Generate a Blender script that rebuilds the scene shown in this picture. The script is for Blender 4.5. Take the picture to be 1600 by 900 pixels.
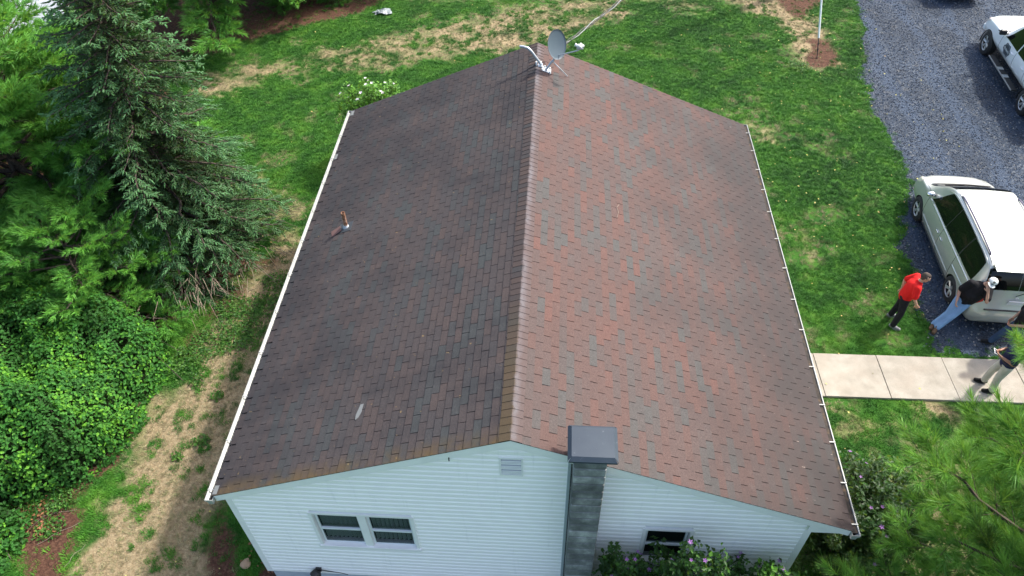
import bpy, bmesh, math, random
import numpy as np
from mathutils import Vector, Matrix, Euler
from math import radians, sin, cos, pi

for _o in list(bpy.data.objects): bpy.data.objects.remove(_o)
SC = bpy.context.scene
COL = SC.collection
random.seed(7)
RNG = np.random.default_rng(11)

# ------------------------------------------------------------------ camera, world, sun, exposure
cam_d = bpy.data.cameras.new('camera'); cam = bpy.data.objects.new('camera', cam_d); COL.objects.link(cam)
cam_d.sensor_width = 36; cam_d.sensor_fit = 'HORIZONTAL'; cam_d.lens = 36*1177.9/1600
cam_d.clip_start = 0.1; cam_d.clip_end = 2000
_r = Vector((0.9982202, 0.05722533, -0.01678365)); _u = Vector((-0.02974507, 0.72169492, 0.69157189)); _f = Vector((-0.05168811, 0.6898418, -0.72211262))
_m = Matrix((_r, _u, -_f)).transposed().to_4x4(); _m.translation = (0.4778, -5.4211, 13.903)
cam.matrix_world = _m
SC.camera = cam

SUN = Vector((0.525, 0.371, 0.766)).normalized()
world = bpy.data.worlds.new("World"); SC.world = world; world.use_nodes = True
wn = world.node_tree.nodes; wl = world.node_tree.links
bg = wn['Background']; sky = wn.new('ShaderNodeTexSky'); sky.sky_type = 'NISHITA'; sky.sun_disc = False
sky.sun_elevation = math.asin(SUN.z); sky.sun_rotation = math.atan2(SUN.x, SUN.y)
sky.altitude = 200; sky.air_density = 1.0; sky.dust_density = 5.0; sky.ozone_density = 0.6
wl.new(sky.outputs['Color'], bg.inputs['Color']); bg.inputs['Strength'].default_value = 0.135
sd = bpy.data.lights.new('sun', 'SUN'); sd.energy = 2.2; sd.angle = radians(3.0); sd.color = (1.0, 0.955, 0.88)
so = bpy.data.objects.new('sun', sd); COL.objects.link(so); so.rotation_euler = SUN.to_track_quat('Z', 'Y').to_euler(); so.location = (30, 20, 45)
SC.view_settings.view_transform = 'Standard'; SC.view_settings.look = 'None'
SC.view_settings.exposure = 1.6; SC.view_settings.gamma = 1
SC.render.engine = 'CYCLES'

# ------------------------------------------------------------------ material helpers
def mat(name, base=(0.5, 0.5, 0.5), rough=0.7, metal=0.0, spec=0.5, build=None, **kw):
    m = bpy.data.materials.new(name); m.use_nodes = True
    nt = m.node_tree; b = nt.nodes['Principled BSDF']
    b.inputs['Base Color'].default_value = (*base, 1); b.inputs['Roughness'].default_value = rough
    b.inputs['Metallic'].default_value = metal; b.inputs['Specular IOR Level'].default_value = spec
    for k, v in kw.items(): b.inputs[k.replace('_', ' ')].default_value = v
    if build: build(nt, b)
    return m
class NB:
    """tiny node builder"""
    def __init__(s, nt): s.nt = nt; s.N = nt.nodes; s.L = nt.links
    def val(s, sock, v):
        if hasattr(v, 'is_output') or hasattr(v, 'links') and not isinstance(v, (int, float, tuple)): s.L.new(v, sock)
        elif isinstance(v, tuple) and len(v) == 3 and sock.type == 'RGBA': sock.default_value = (*v, 1)
        else: sock.default_value = v
    def geo(s): return s.N.new('ShaderNodeNewGeometry').outputs['Position']
    def obj(s): return s.N.new('ShaderNodeTexCoord').outputs['Object']
    def attr(s, name, inst=False, out='Fac'):
        n = s.N.new('ShaderNodeAttribute'); n.attribute_name = name
        if inst: n.attribute_type = 'INSTANCER'
        return n.outputs[out]
    def noise(s, vec, scale, detail=3, rough=0.55, dist=0.0, out='Fac'):
        n = s.N.new('ShaderNodeTexNoise'); s.L.new(vec, n.inputs['Vector'])
        n.inputs['Scale'].default_value = scale; n.inputs['Detail'].default_value = detail
        n.inputs['Roughness'].default_value = rough; n.inputs['Distortion'].default_value = dist
        return n.outputs[out]
    def voro(s, vec, scale, feature='F1', out='Distance', rnd=1.0):
        n = s.N.new('ShaderNodeTexVoronoi'); n.feature = feature; s.L.new(vec, n.inputs['Vector'])
        n.inputs['Scale'].default_value = scale; n.inputs['Randomness'].default_value = rnd
        return n.outputs[out]
    def ramp(s, fac, stops, interp='LINEAR'):
        n = s.N.new('ShaderNodeValToRGB'); s.L.new(fac, n.inputs['Fac']); cr = n.color_ramp; cr.interpolation = interp
        while len(cr.elements) < len(stops): cr.elements.new(0.5)
        for e, (p, c) in zip(cr.elements, stops):
            e.position = p; e.color = (*c, 1) if isinstance(c, tuple) else (c, c, c, 1)
        return n.outputs['Color']
    def mix(s, fac, a, b, mode='MIX'):
        n = s.N.new('ShaderNodeMix'); n.data_type = 'RGBA'; n.blend_type = mode
        s.val(n.inputs[0], fac); s.val(n.inputs[6], a); s.val(n.inputs[7], b)
        return n.outputs[2]
    def math(s, op, a, b=0.0, clamp=False):
        n = s.N.new('ShaderNodeMath'); n.operation = op; n.use_clamp = clamp
        s.val(n.inputs[0], a); s.val(n.inputs[1], b); return n.outputs[0]
    def mrange(s, v, a, b, c=0.0, d=1.0):
        n = s.N.new('ShaderNodeMapRange'); s.val(n.inputs[0], v)
        for i, q in zip((1, 2, 3, 4), (a, b, c, d)): n.inputs[i].default_value = q
        return n.outputs[0]
    def sep(s, vec):
        n = s.N.new('ShaderNodeSeparateXYZ'); s.L.new(vec, n.inputs[0]); return n.outputs
    def scalev(s, vec, v):
        n = s.N.new('ShaderNodeVectorMath'); n.operation = 'MULTIPLY'; s.L.new(vec, n.inputs[0]); n.inputs[1].default_value = v; return n.outputs[0]
    def bump(s, h, strength=0.3, dist=0.01, normal=None):
        n = s.N.new('ShaderNodeBump'); s.L.new(h, n.inputs['Height']); n.inputs['Strength'].default_value = strength; n.inputs['Distance'].default_value = dist
        if normal is not None: s.L.new(normal, n.inputs['Normal'])
        return n.outputs[0]

# ------------------------------------------------------------------ mesh helpers (arrays: V (n,3), F list of tuples or (m,k) array)
def mk(name, VF, material=None, parent=None, smooth=False, kind=None, tint=None, link=True, mats=None, midx=None, **props):
    V, F = VF
    V = np.asarray(V, dtype=np.float32)
    me = bpy.data.meshes.new(name)
    if isinstance(F, np.ndarray):
        n, k = F.shape; loops = F.ravel().astype(np.int32); tot = np.full(n, k, np.int32)
    else:
        tot = np.array([len(f) for f in F], np.int32); loops = np.array([i for f in F for i in f], np.int32); n = len(F)
    start = np.concatenate([[0], np.cumsum(tot)[:-1]]).astype(np.int32)
    me.vertices.add(len(V)); me.vertices.foreach_set('co', V.ravel())
    me.loops.add(len(loops)); me.loops.foreach_set('vertex_index', loops)
    me.polygons.add(n); me.polygons.foreach_set('loop_start', start); me.polygons.foreach_set('loop_total', tot)
    if midx is not None: me.polygons.foreach_set('material_index', np.asarray(midx, np.int32))
    me.polygons.foreach_set('use_smooth', np.full(n, bool(smooth)))
    me.update(calc_edges=True)
    for m in (mats or ([material] if material else [])): me.materials.append(m)
    if tint is not None:
        a = me.attributes.new('tint', 'FLOAT', 'POINT'); a.data.foreach_set('value', np.asarray(tint, np.float32))
    o = bpy.data.objects.new(name, me)
    if link: COL.objects.link(o)
    if parent is not None: o.parent = parent
    if kind: o['kind'] = kind
    for k2, v in props.items(): o[k2] = v
    return o
def empty(name, loc=(0, 0, 0), rz=0.0, parent=None, **props):
    o = bpy.data.objects.new(name, None); COL.objects.link(o); o.location = loc; o.rotation_euler = (0, 0, rz)
    o.empty_display_size = 0.3
    if parent is not None: o.parent = parent
    for k, v in props.items(): o[k] = v
    return o
def join(parts):
    Vs, Fs, off = [], [], 0
    for V, F in parts:
        V = np.asarray(V, float); Vs.append(V)
        Fs += [tuple(int(i)+off for i in f) for f in F]; off += len(V)
    return np.concatenate(Vs), Fs
def xf(VF, loc=(0, 0, 0), rot=(0, 0, 0), sc=(1, 1, 1)):
    V = np.asarray(VF[0], float)*np.asarray(sc, float)
    M = np.array(Euler(rot).to_matrix()); return V @ M.T + np.asarray(loc, float), VF[1]
def box(x0, y0, z0, x1, y1, z1, ch=0.0):
    if ch <= 0:
        V = [(x0,y0,z0),(x1,y0,z0),(x1,y1,z0),(x0,y1,z0),(x0,y0,z1),(x1,y0,z1),(x1,y1,z1),(x0,y1,z1)]
        return np.array(V, float), [(0,3,2,1),(4,5,6,7),(0,1,5,4),(1,2,6,5),(2,3,7,6),(3,0,4,7)]
    bm = bmesh.new(); bmesh.ops.create_cube(bm, size=1)
    for v in bm.verts: v.co = ((x0+x1)/2+v.co.x*(x1-x0), (y0+y1)/2+v.co.y*(y1-y0), (z0+z1)/2+v.co.z*(z1-z0))
    bmesh.ops.bevel(bm, geom=list(bm.edges), offset=ch, segments=2, affect='EDGES', profile=0.5)
    bm.verts.ensure_lookup_table(); V = np.array([v.co[:] for v in bm.verts]); F = [tuple(v.index for v in f.verts) for f in bm.faces]; bm.free()
    return V, F
def frame_of(d):
    d = np.asarray(d, float); d = d/ (np.linalg.norm(d)+1e-12)
    a = np.array([0, 0, 1.]) if abs(d[2]) < 0.9 else np.array([1., 0, 0])
    x = np.cross(a, d); x /= np.linalg.norm(x); return x, np.cross(d, x), d
def tube(path, r, n=8, cap=True, sx=1.0):
    path = np.asarray(path, float); m = len(path); r = np.broadcast_to(np.asarray(r, float), (m,))
    V, F = [], []; x0 = None
    for i in range(m):
        d = path[min(i+1, m-1)]-path[max(i-1, 0)]; d /= np.linalg.norm(d)+1e-12
        if x0 is None: x, y, _ = frame_of(d)
        else: x = x0-d*(x0@d); x /= np.linalg.norm(x)+1e-12; y = np.cross(d, x)
        x0 = x
        for k in range(n): a = 2*pi*k/n; V.append(path[i]+r[i]*(x*cos(a)*sx+y*sin(a)))
    for i in range(m-1):
        for k in range(n): k2 = (k+1) % n; F.append((i*n+k, i*n+k2, (i+1)*n+k2, (i+1)*n+k))
    if cap: F.append(tuple(range(n))[::-1]); F.append(tuple((m-1)*n+k for k in range(n)))
    return np.array(V), F
def lathe(prof, n=24, axis='z', cap=True):
    V, F = [], []; m = len(prof)
    for r, h in prof:
        for k in range(n): a = 2*pi*k/n; V.append((r*cos(a), r*sin(a), h))
    for i in range(m-1):
        for k in range(n): k2 = (k+1) % n; F.append((i*n+k, i*n+k2, (i+1)*n+k2, (i+1)*n+k))
    V = np.array(V, float)
    if cap and prof[0][0] > 1e-6: F.append(tuple(range(n))[::-1])
    if cap and prof[-1][0] > 1e-6: F.append(tuple((m-1)*n+k for k in range(n)))
    if axis == 'x': V = V[:, [2, 0, 1]]
    if axis == 'y': V = V[:, [1, 2, 0]]
    return V, F
def prism(poly, y0, y1, axis='y'):
    """extrude polygon given in the two other axes"""
    n = len(poly); V = []
    for t in (y0, y1):
        for a, b in poly: V.append({'y': (a, t, b), 'z': (a, b, t), 'x': (t, a, b)}[axis])
    F = [tuple(range(n)), tuple(range(n, 2*n))[::-1]]+[(i, n+i, n+(i+1) % n, (i+1) % n) for i in range(n)]
    return np.array(V, float), F
def sphere(c, r, nu=12, nv=8, sc=(1, 1, 1)):
    prof = [(sin(pi*i/nv)*r if 0 < i < nv else 1e-7, -cos(pi*i/nv)*r) for i in range(nv+1)]
    V, F = lathe(prof, nu); return V*np.asarray(sc, float)+np.asarray(c, float), F
def fix_normals(o):
    bm = bmesh.new(); bm.from_mesh(o.data); bmesh.ops.recalc_face_normals(bm, faces=bm.faces); bm.to_mesh(o.data); bm.free(); return o
def apply_mods(o):
    dg = bpy.context.evaluated_depsgraph_get(); dg.update()
    me = bpy.data.meshes.new_from_object(o.evaluated_get(dg)); o.modifiers.clear(); old = o.data; o.data = me; bpy.data.meshes.remove(old); me.name = o.name; return o
def copy_tree(o, parent=None):
    c = o.copy(); COL.objects.link(c)
    if parent is not None: c.parent = parent
    for ch in list(o.children): copy_tree(ch, c)
    return c
def inst(protoV, protoF, pos, R, s, jitter=0.0):
    """merged copies of a small prototype: pos (n,3), R (n,3,3), s (n,) -> V, F arrays"""
    n = len(pos); k = len(protoV)
    V = np.einsum('nij,kj->nki', R, protoV)*np.asarray(s)[:, None, None]+np.asarray(pos)[:, None, :]
    F = (protoF[None]+(np.arange(n)*k)[:, None, None]).reshape(-1, protoF.shape[1])
    return V.reshape(-1, 3), F
def rot_to(d, spin):
    """rotation matrices whose z axis is d, spun by spin"""
    d = d/np.linalg.norm(d, axis=1, keepdims=True)
    a = np.where(np.abs(d[:, 2:3]) < 0.9, np.array([[0, 0, 1.]]), np.array([[1., 0, 0]]))
    x = np.cross(a, d); x /= np.linalg.norm(x, axis=1, keepdims=True); y = np.cross(d, x)
    c, s = np.cos(spin)[:, None], np.sin(spin)[:, None]
    return np.stack([x*c+y*s, -x*s+y*c, d], axis=2)
def rotz(a):
    c, s = np.cos(a), np.sin(a); z = np.zeros_like(a); o = np.ones_like(a)
    return np.stack([np.stack([c, -s, z], 1), np.stack([s, c, z], 1), np.stack([z, z, o], 1)], 1)
# ------------------------------------------------------------------ ground
DRY= [(0.95, [(-6.95, 9.5), (-7.37, 8.04), (-7.62, 6.36), (-8.04, 4.86), (-8.27, 3.52), (-8.39, 2.09), (-8.52, 1.02), (-8.21, -0.7), (-5.51, -0.56), (-5.9, 1.43), (-5.87, 3.06), (-5.84, 4.96), (-5.7, 7.2), (-5.73, 8.83)]), (0.9, [(-12.58, 16.88), (-11.85, 18.09), (-10.55, 19.2), (-8.94, 19.42), (-7.47, 20.31), (-5.9, 21.04), (-3.82, 22.11), (-1.65, 23.12), (0.11, 23.82), (3.72, 24.57), (3.25, 22.8), (1.86, 21.73), (0.66, 20.33), (-1.19, 19.63), (-3.0, 19.04), (-4.8, 18.64), (-6.48, 17.81), (-8.33, 17.93), (-9.54, 17.3), (-11.1, 16.52)]), (0.72, [(-9.78, 12.88), (-8.69, 12.6), (-7.52, 11.71), (-6.58, 10.87), (-6.56, 10.04), (-7.46, 10.33), (-8.26, 10.86), (-9.3, 11.71)]), (0.55, [(6.42, 15.33), (7.57, 15.58), (7.83, 14.38), (6.6, 14.0)]), (0.5, [(6.83, 10.61), (8.09, 11.19), (7.96, 9.87), (6.82, 8.39), (6.71, 9.33)]), (0.62, [(6.57, 4.46), (8.44, 4.75), (10.86, 4.65), (12.89, 4.42), (10.0, -0.21), (6.02, 0.03), (7.14, 2.06), (6.67, 3.18)]), (0.6, [(3.34, 24.56), (6.55, 24.63), (6.14, 23.29), (5.12, 23.06), (3.91, 23.57)]), (0.9, [(6.81, 24.64), (9.74, 24.7), (10.17, 22.8), (10.54, 21.07), (10.21, 19.06), (9.58, 18.78), (8.75, 19.02), (9.11, 20.18), (8.94, 21.41), (8.49, 22.61), (7.63, 23.33)])]
DIRT= [(1, [(-14.74, 18.54), (-13.77, 18.93), (-12.28, 19.33), (-11.48, 20.02), (-10.32, 20.93), (-8.81, 21.88), (-7.43, 22.55), (-6.35, 24.01), (-6.14, 27.47), (-22.35, 28.58), (-17.86, 20.34)]), (0.9, [(-9.15, -0.75), (-9.89, 1.02), (-9.28, 1.37), (-8.8, 1.28), (-8.57, 0.62), (-8.07, -0.69)]), (1, [(-17.86, 20.34), (-14.74, 18.54), (-12.98, 16.87), (-10.43, 11.37), (-8.67, 8.72), (-7.47, 8.52), (-8.23, 7.43), (-9.02, 6.84), (-8.93, 5.2), (-8.48, 3.77), (-8.74, 2.58), (-9.04, 1.58), (-9.68, 1.24), (-10.24, 0.8), (-14.96, -1.5), (-27.64, 10.74)]), (0.55, [(-8.15, 7.21), (-7.14, 8.9), (-6.73, 8.67), (-7.58, 6.47), (-7.95, 5.25), (-8.25, 4.48), (-8.57, 4.84)]), (0.8, [(8.86, 19.02), (9.66, 21.04), (10.45, 20.87), (10.3, 19.23), (9.78, 18.7)]), (0.75, [(9.72, 25.28), (11.27, 25.31), (10.52, 23.61), (9.8, 22.54), (9.05, 23.68), (8.69, 25.26)]), (0.8, [(-5.24, 0.16), (-5.99, 1.42), (-5.79, 1.02), (-5.83, 0.38), (-5.39, -0.56), (-4.69, -0.52)])]
GRAVEL= [[(12.65, 25.93), (11.97, 22.59), (11.48, 20.16), (10.98, 17.99), (10.82, 16.42), (10.77, 15.33), (10.82, 14.15), (10.72, 12.88), (10.39, 11.28), (9.82, 9.95), (9.73, 8.97), (9.61, 8.06), (9.55, 7.2), (9.51, 6.3), (9.68, 6.1), (10.27, 6.05), (11.57, 6.07), (15.62, 6.01), (25.7, 26.18)]]
PATCH= [[(10.67, 16.23), (10.98, 16.13), (10.74, 14.81), (10.68, 13.66), (10.47, 13.46), (10.41, 14.46)], [(9.43, 7.83), (9.61, 7.67), (9.52, 7.08), (9.35, 7.19)]]
ROAD= [[(-32.85, 27.7), (-25.58, 19.65), (-19.98, 19.55), (-15.69, 17.2), (-13.23, 15.67), (-19.97, 23.49), (-22.85, 27.18)]]
def inpoly(X, Y, poly):
    P = np.array(poly, float); r = np.zeros(X.shape, bool); j = len(P)-1
    for i in range(len(P)):
        xi, yi = P[i]; xj, yj = P[j]
        c = ((yi > Y) != (yj > Y)) & (X < (xj-xi)*(Y-yi)/((yj-yi) if abs(yj-yi) > 1e-9 else 1e-9)+xi); r ^= c; j = i
    return r
def edist(X, Y, poly):
    P = np.array(poly, float); d = np.full(X.shape, 1e9)
    for i in range(len(P)):
        a = P[i]; b = P[(i+1) % len(P)]; ab = b-a; t = np.clip(((X-a[0])*ab[0]+(Y-a[1])*ab[1])/(ab@ab+1e-9), 0, 1)
        d = np.minimum(d, np.hypot(X-a[0]-t*ab[0], Y-a[1]-t*ab[1]))
    return d
def vnoise(X, Y, sc, seed=0):
    """smooth value noise 0..1"""
    g = np.random.default_rng(seed).random((256, 256)); x = X*sc+100.3; y = Y*sc+77.7
    xi = np.floor(x).astype(int); yi = np.floor(y).astype(int); fx = x-xi; fy = y-yi; fx = fx*fx*(3-2*fx); fy = fy*fy*(3-2*fy)
    a = g[xi % 256, yi % 256]; b = g[(xi+1) % 256, yi % 256]; c = g[xi % 256, (yi+1) % 256]; d = g[(xi+1) % 256, (yi+1) % 256]
    return (a*(1-fx)+b*fx)*(1-fy)+(c*(1-fx)+d*fx)*fy
def fbm(X, Y, sc, seed=0, n=4):
    v = 0; t = 0
    for i in range(n): w = 0.55**i; v = v+w*vnoise(X, Y, sc*2**i, seed+i); t += w
    return v/t
def mask(X, Y, polys, soft=0.35, rag=0.5, seed=3):
    out = np.zeros(X.shape)
    J = (fbm(X, Y, 1.3, seed)-0.5)*rag*3
    for s, p in polys:
        sd_ = np.where(inpoly(X, Y, p), 1, -1)*edist(X, Y, p)+J
        out = np.maximum(out, s*np.clip(sd_/soft*0.5+0.5, 0, 1))
    return out
def dry_at(X, Y):
    m = mask(X, Y, [(s_*(0.66 if i_ == 1 else 0.8 if i_ in (3, 4, 5) else 1), p_) for i_, (s_, p_) in enumerate(DRY)], 0.5, 0.42, 3)
    return np.clip(m*(0.75+0.7*(fbm(X, Y, 0.9, 77)-0.3)), 0, 1)
def dirt_at(X, Y):
    m = mask(X, Y, DIRT, 0.3, 0.3, 9)
    # bare soil strip along the foundation
    d = np.maximum(np.maximum(-4.53-X, X-4.55), np.maximum(0.15-Y, Y-10.45))
    f = np.clip((0.5-d+(fbm(X, Y, 2.0, 31)-0.5)*0.8)/0.25, 0, 1)
    return np.clip(np.maximum(m, f*0.9), 0, 1)
GRAV = GRAVEL[0]
def gravel_sd(X, Y):
    return np.where(inpoly(X, Y, GRAV), 1, -1)*edist(X, Y, GRAV)+(fbm(X, Y, 1.6, 41)-0.5)*0.8+(fbm(X, Y, 6, 43)-0.5)*0.35
def grid_mesh(xs, ys):
    X, Y = np.meshgrid(xs, ys); nx, ny = len(xs), len(ys)
    V = np.stack([X.ravel(), Y.ravel(), np.zeros(X.size)], 1)
    i = np.arange(nx-1)[None, :]+nx*np.arange(ny-1)[:, None]; i = i.ravel()
    return V, np.stack([i, i+1, i+nx+1, i+nx], 1)

def b_ground(nt, b):
    n = NB(nt); P = n.geo()
    lo = n.noise(P, 0.35, 3); mid = n.noise(P, 1.6, 4); hi = n.noise(P, 14, 5, 0.7); vh = n.noise(P, 55, 3, 0.7)
    green = n.ramp(mid, [(0.3, (0.014, 0.058, 0.008)), (0.5, (0.030, 0.095, 0.011)), (0.7, (0.058, 0.135, 0.017))])
    tan = n.ramp(hi, [(0.3, (0.14, 0.10, 0.055)), (0.55, (0.245, 0.195, 0.115)), (0.75, (0.36, 0.30, 0.19))])
    soil = n.ramp(hi, [(0.3, (0.026, 0.015, 0.011)), (0.5, (0.070, 0.034, 0.022)), (0.72, (0.14, 0.078, 0.052))])
    dry = n.attr('dry'); dirt = n.attr('dirt')
    dm = n.mrange(n.math('ADD', dry, n.math('MULTIPLY', n.math('SUBTRACT', mid, 0.5), 1.2)), 0.3, 0.6)
    c = n.mix(dm, green, tan)
    c = n.mix(n.mrange(n.math('ADD', dirt, n.math('MULTIPLY', n.math('SUBTRACT', hi, 0.5), 0.8)), 0.35, 0.6), c, soil)
    c = n.mix(0.55, c, n.ramp(vh, [(0.3, 0.25), (0.7, 0.8)]), 'OVERLAY')
    nt.links.new(c, b.inputs['Base Color'])
    h = n.math('ADD', n.math('MULTIPLY', hi, 0.6), vh)
    nt.links.new(n.bump(h, 0.8, 0.03), b.inputs['Normal'])
M_ground = mat('ground_soil_and_turf', rough=0.95, spec=0.15, build=b_ground)
xs = np.concatenate([[-400, -150, -60, -36], np.arange(-28, 22.01, 0.2), [30, 60, 150, 400]])
ys = np.concatenate([[-300, -100, -30, -10], np.arange(-5, 30.01, 0.2), [40, 70, 150, 450]])
gv, gf = grid_mesh(xs, ys)
ground = mk('ground', (gv, gf), M_ground, kind='structure')
for nm, fn in (('dry', dry_at), ('dirt', dirt_at)):
    a = ground.data.attributes.new(nm, 'FLOAT', 'POINT'); a.data.foreach_set('value', fn(gv[:, 0], gv[:, 1]).astype(np.float32))

# gravel driveway: ragged-edged sheet with its own shallow crown
def b_gravel(nt, b):
    n = NB(nt); P = n.geo()
    cell = n.voro(P, 26, 'F1', 'Color'); cell2 = n.voro(P, 52, 'F1', 'Color'); dist = n.voro(P, 26, 'F1', 'Distance')
    lo = n.noise(P, 0.5, 4, 0.6); mid = n.noise(P, 2.2, 4)
    c1 = n.ramp(n.sep(cell)[0], [(0.0, (0.010, 0.016, 0.026)), (0.5, (0.019, 0.034, 0.060)), (0.85, (0.043, 0.066, 0.106)), (0.97, (0.18, 0.19, 0.19))])
    c2 = n.ramp(n.sep(cell2)[1], [(0.0, (0.010, 0.016, 0.025)), (0.6, (0.028, 0.046, 0.076)), (1.0, (0.068, 0.095, 0.132))])
    c = n.mix(0.45, c1, c2)
    c = n.mix(1.0, c, n.ramp(lo, [(0.3, 0.55), (0.7, 1.0)]), 'MULTIPLY')
    c = n.mix(n.mrange(mid, 0.60, 0.75, 0, 0.45), c, (0.10, 0.095, 0.08))
    tr = n.math('SINE', n.math('MULTIPLY', n.math('ADD', n.sep(P)[0], n.math('MULTIPLY', n.noise(P, .25, 2), 1.5)), 3.6))
    c = n.mix(n.mrange(tr, 0.2, 1.0, 0, 0.45), c, (0.036, 0.060, 0.102))
    nt.links.new(c, b.inputs['Base Color'])
    nt.links.new(n.bump(n.math('MULTIPLY', dist, -1), 0.9, 0.03), b.inputs['Normal'])
M_gravel = mat('blue_grey_gravel', rough=0.85, spec=0.3, build=b_gravel)
xs = np.concatenate([np.arange(8.8, 24, 0.14), np.arange(24, 46, 1.0)]); ys = np.concatenate([np.arange(5.2, 28, 0.14), np.arange(28, 60, 1.0)])
V, F = grid_mesh(xs, ys); sdv = gravel_sd(V[:, 0], V[:, 1])
keep = (sdv[F] > 0).sum(1) >= 2; F = F[keep]
V[:, 2] = 0.006+np.clip(sdv, 0, 1.0)*0.02+np.clip(sdv*20, -1, 0)*0.02
used, inv = np.unique(F, return_inverse=True); V = V[used]; F = inv.reshape(F.shape)
driveway = mk('gravel_driveway', (V, F), M_gravel, kind='structure', smooth=True)

# paved road beyond the trees, pale kerb on its near side
def b_road(nt, b):
    n = NB(nt); P = n.geo()
    c = n.ramp(n.noise(P, 1.1, 5, 0.65), [(0.3, (0.20, 0.22, 0.245)), (0.55, (0.28, 0.30, 0.325)), (0.75, (0.38, 0.40, 0.42))])
    c = n.mix(0.5, c, n.ramp(n.noise(P, 60, 3), [(0.3, 0.3), (0.7, 0.7)]), 'OVERLAY')
    nt.links.new(c, b.inputs['Base Color'])
M_road = mat('worn_road_paving', rough=0.9, build=b_road)
RP = [(-24.5, 60), (-24.0, 32), (-20.6, 24.3), (-18.3, 21.5), (-17.3, 19.7), (-17.4, 17.6), (-19.0, 15.8), (-24, 13.6), (-60, 2), (-110, 30), (-60, 60)]
RC = [(-24.0, 32), (-20.6, 24.3), (-18.3, 21.5), (-17.3, 19.7), (-17.4, 17.6), (-19.0, 15.8), (-24, 13.6), (-60, 2)]
def strip(poly, w, z):
    P = [Vector((a, b, 0)) for a, b in poly]; V, F = [], []
    for i, p in enumerate(P):
        d = (P[min(i+1, len(P)-1)]-P[max(i-1, 0)]).normalized(); n_ = Vector((-d.y, d.x, 0)) if True else d
        for o, zz in ((0.01, -.1), (0.01, z), (w, z), (w, -.1)): V.append(tuple(p+n_*o+Vector((0, 0, zz))))
    for i in range(len(P)-1):
        for k in range(3): F.append((i*4+k, i*4+k+1, i*4+k+5, i*4+k+4))
    return np.array(V), F
M_conc = mat('sun_bleached_concrete', rough=0.9, spec=0.2, build=lambda nt, b: (lambda n, P: (
    nt.links.new(n.mix(0.55, n.mix(n.mrange(n.noise(P, 1.7, 5, 0.65), 0.46, 0.68, 0, 0.7), n.ramp(n.noise(P, 3.0, 5, 0.6), [(0.3, (0.205, 0.188, 0.155)), (0.6, (0.275, 0.255, 0.215)), (0.8, (0.33, 0.31, 0.265))]), (0.25, 0.22, 0.18)),
        n.ramp(n.noise(P, 120, 3, 0.7), [(0.25, 0.3), (0.75, 0.72)]), 'OVERLAY'), b.inputs['Base Color']),
    nt.links.new(n.bump(n.noise(P, 90, 4), 0.25, 0.004), b.inputs['Normal'])))(NB(nt), NB(nt).geo()))
mk('road', prism(RP, -0.1, 0.012, 'z'), M_road, kind='structure')
fix_normals(mk('kerb', strip(RC, 0.16, 0.11), M_conc, kind='structure'))

# concrete walkway, each slab its own piece
walk = empty('concrete_walkway', (0, 0, 0), kind='structure')
jx = [5.15, 6.62, 8.05, 9.53, 11.1, 12.6, 14.1]
for i in range(len(jx)-1):
    x0, x1 = jx[i]+0.006, jx[i+1]-0.006
    k = 0.02*(i-2)/6
    V, F = box(x0, 4.79+k, -0.05, x1, 6.0-k*0.2, 0.055+0.004*((i*7) % 3), 0.008)
    V[:, 0] -= (V[:, 1]-5.4)*0.02
    mk('slab', (V, F), M_conc, walk)

# ---- instanced ground cover (points mesh + geometry nodes)
def scatter(name, pos, proto, scale, rz, tilt=None, tintv=None, material=None, **props):
    me = bpy.data.meshes.new(name); n = len(pos)
    me.vertices.add(n); me.vertices.foreach_set('co', np.asarray(pos, np.float32).ravel())
    a = me.attributes.new('sc', 'FLOAT', 'POINT'); a.data.foreach_set('value', np.asarray(scale, np.float32))
    rot = np.zeros((n, 3), np.float32); rot[:, 2] = rz
    if tilt is not None: rot[:, :2] = tilt
    a = me.attributes.new('rt', 'FLOAT_VECTOR', 'POINT'); a.data.foreach_set('vector', rot.ravel())
    if tintv is not None:
        a = me.attributes.new('itint', 'FLOAT', 'POINT'); a.data.foreach_set('value', np.asarray(tintv, np.float32))
    o = bpy.data.objects.new(name, me); COL.objects.link(o)
    ng = bpy.data.node_groups.new(name+'_nodes', 'GeometryNodeTree')
    ng.interface.new_socket('Geometry', in_out='INPUT', socket_type='NodeSocketGeometry'); ng.interface.new_socket('Geometry', in_out='OUTPUT', socket_type='NodeSocketGeometry')
    gi = ng.nodes.new('NodeGroupInput'); go = ng.nodes.new('NodeGroupOutput'); ip = ng.nodes.new('GeometryNodeInstanceOnPoints')
    mp = ng.nodes.new('GeometryNodeMeshToPoints'); ng.links.new(gi.outputs[0], mp.inputs['Mesh'])
    oi = ng.nodes.new('GeometryNodeObjectInfo'); oi.inputs['Object'].default_value = proto; oi.inputs['As Instance'].default_value = True
    s = ng.nodes.new('GeometryNodeInputNamedAttribute'); s.data_type = 'FLOAT'; s.inputs['Name'].default_value = 'sc'
    r = ng.nodes.new('GeometryNodeInputNamedAttribute'); r.data_type = 'FLOAT_VECTOR'; r.inputs['Name'].default_value = 'rt'
    ng.links.new(mp.outputs['Points'], ip.inputs['Points']); ng.links.new(oi.outputs['Geometry'], ip.inputs['Instance'])
    ng.links.new(s.outputs['Attribute'], ip.inputs['Scale']); ng.links.new(r.outputs['Attribute'], ip.inputs['Rotation'])
    ng.links.new(ip.outputs['Instances'], go.inputs[0])
    md = o.modifiers.new('scatter', 'NODES'); md.node_group = ng
    for k, v in props.items(): o[k] = v
    return o
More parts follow.
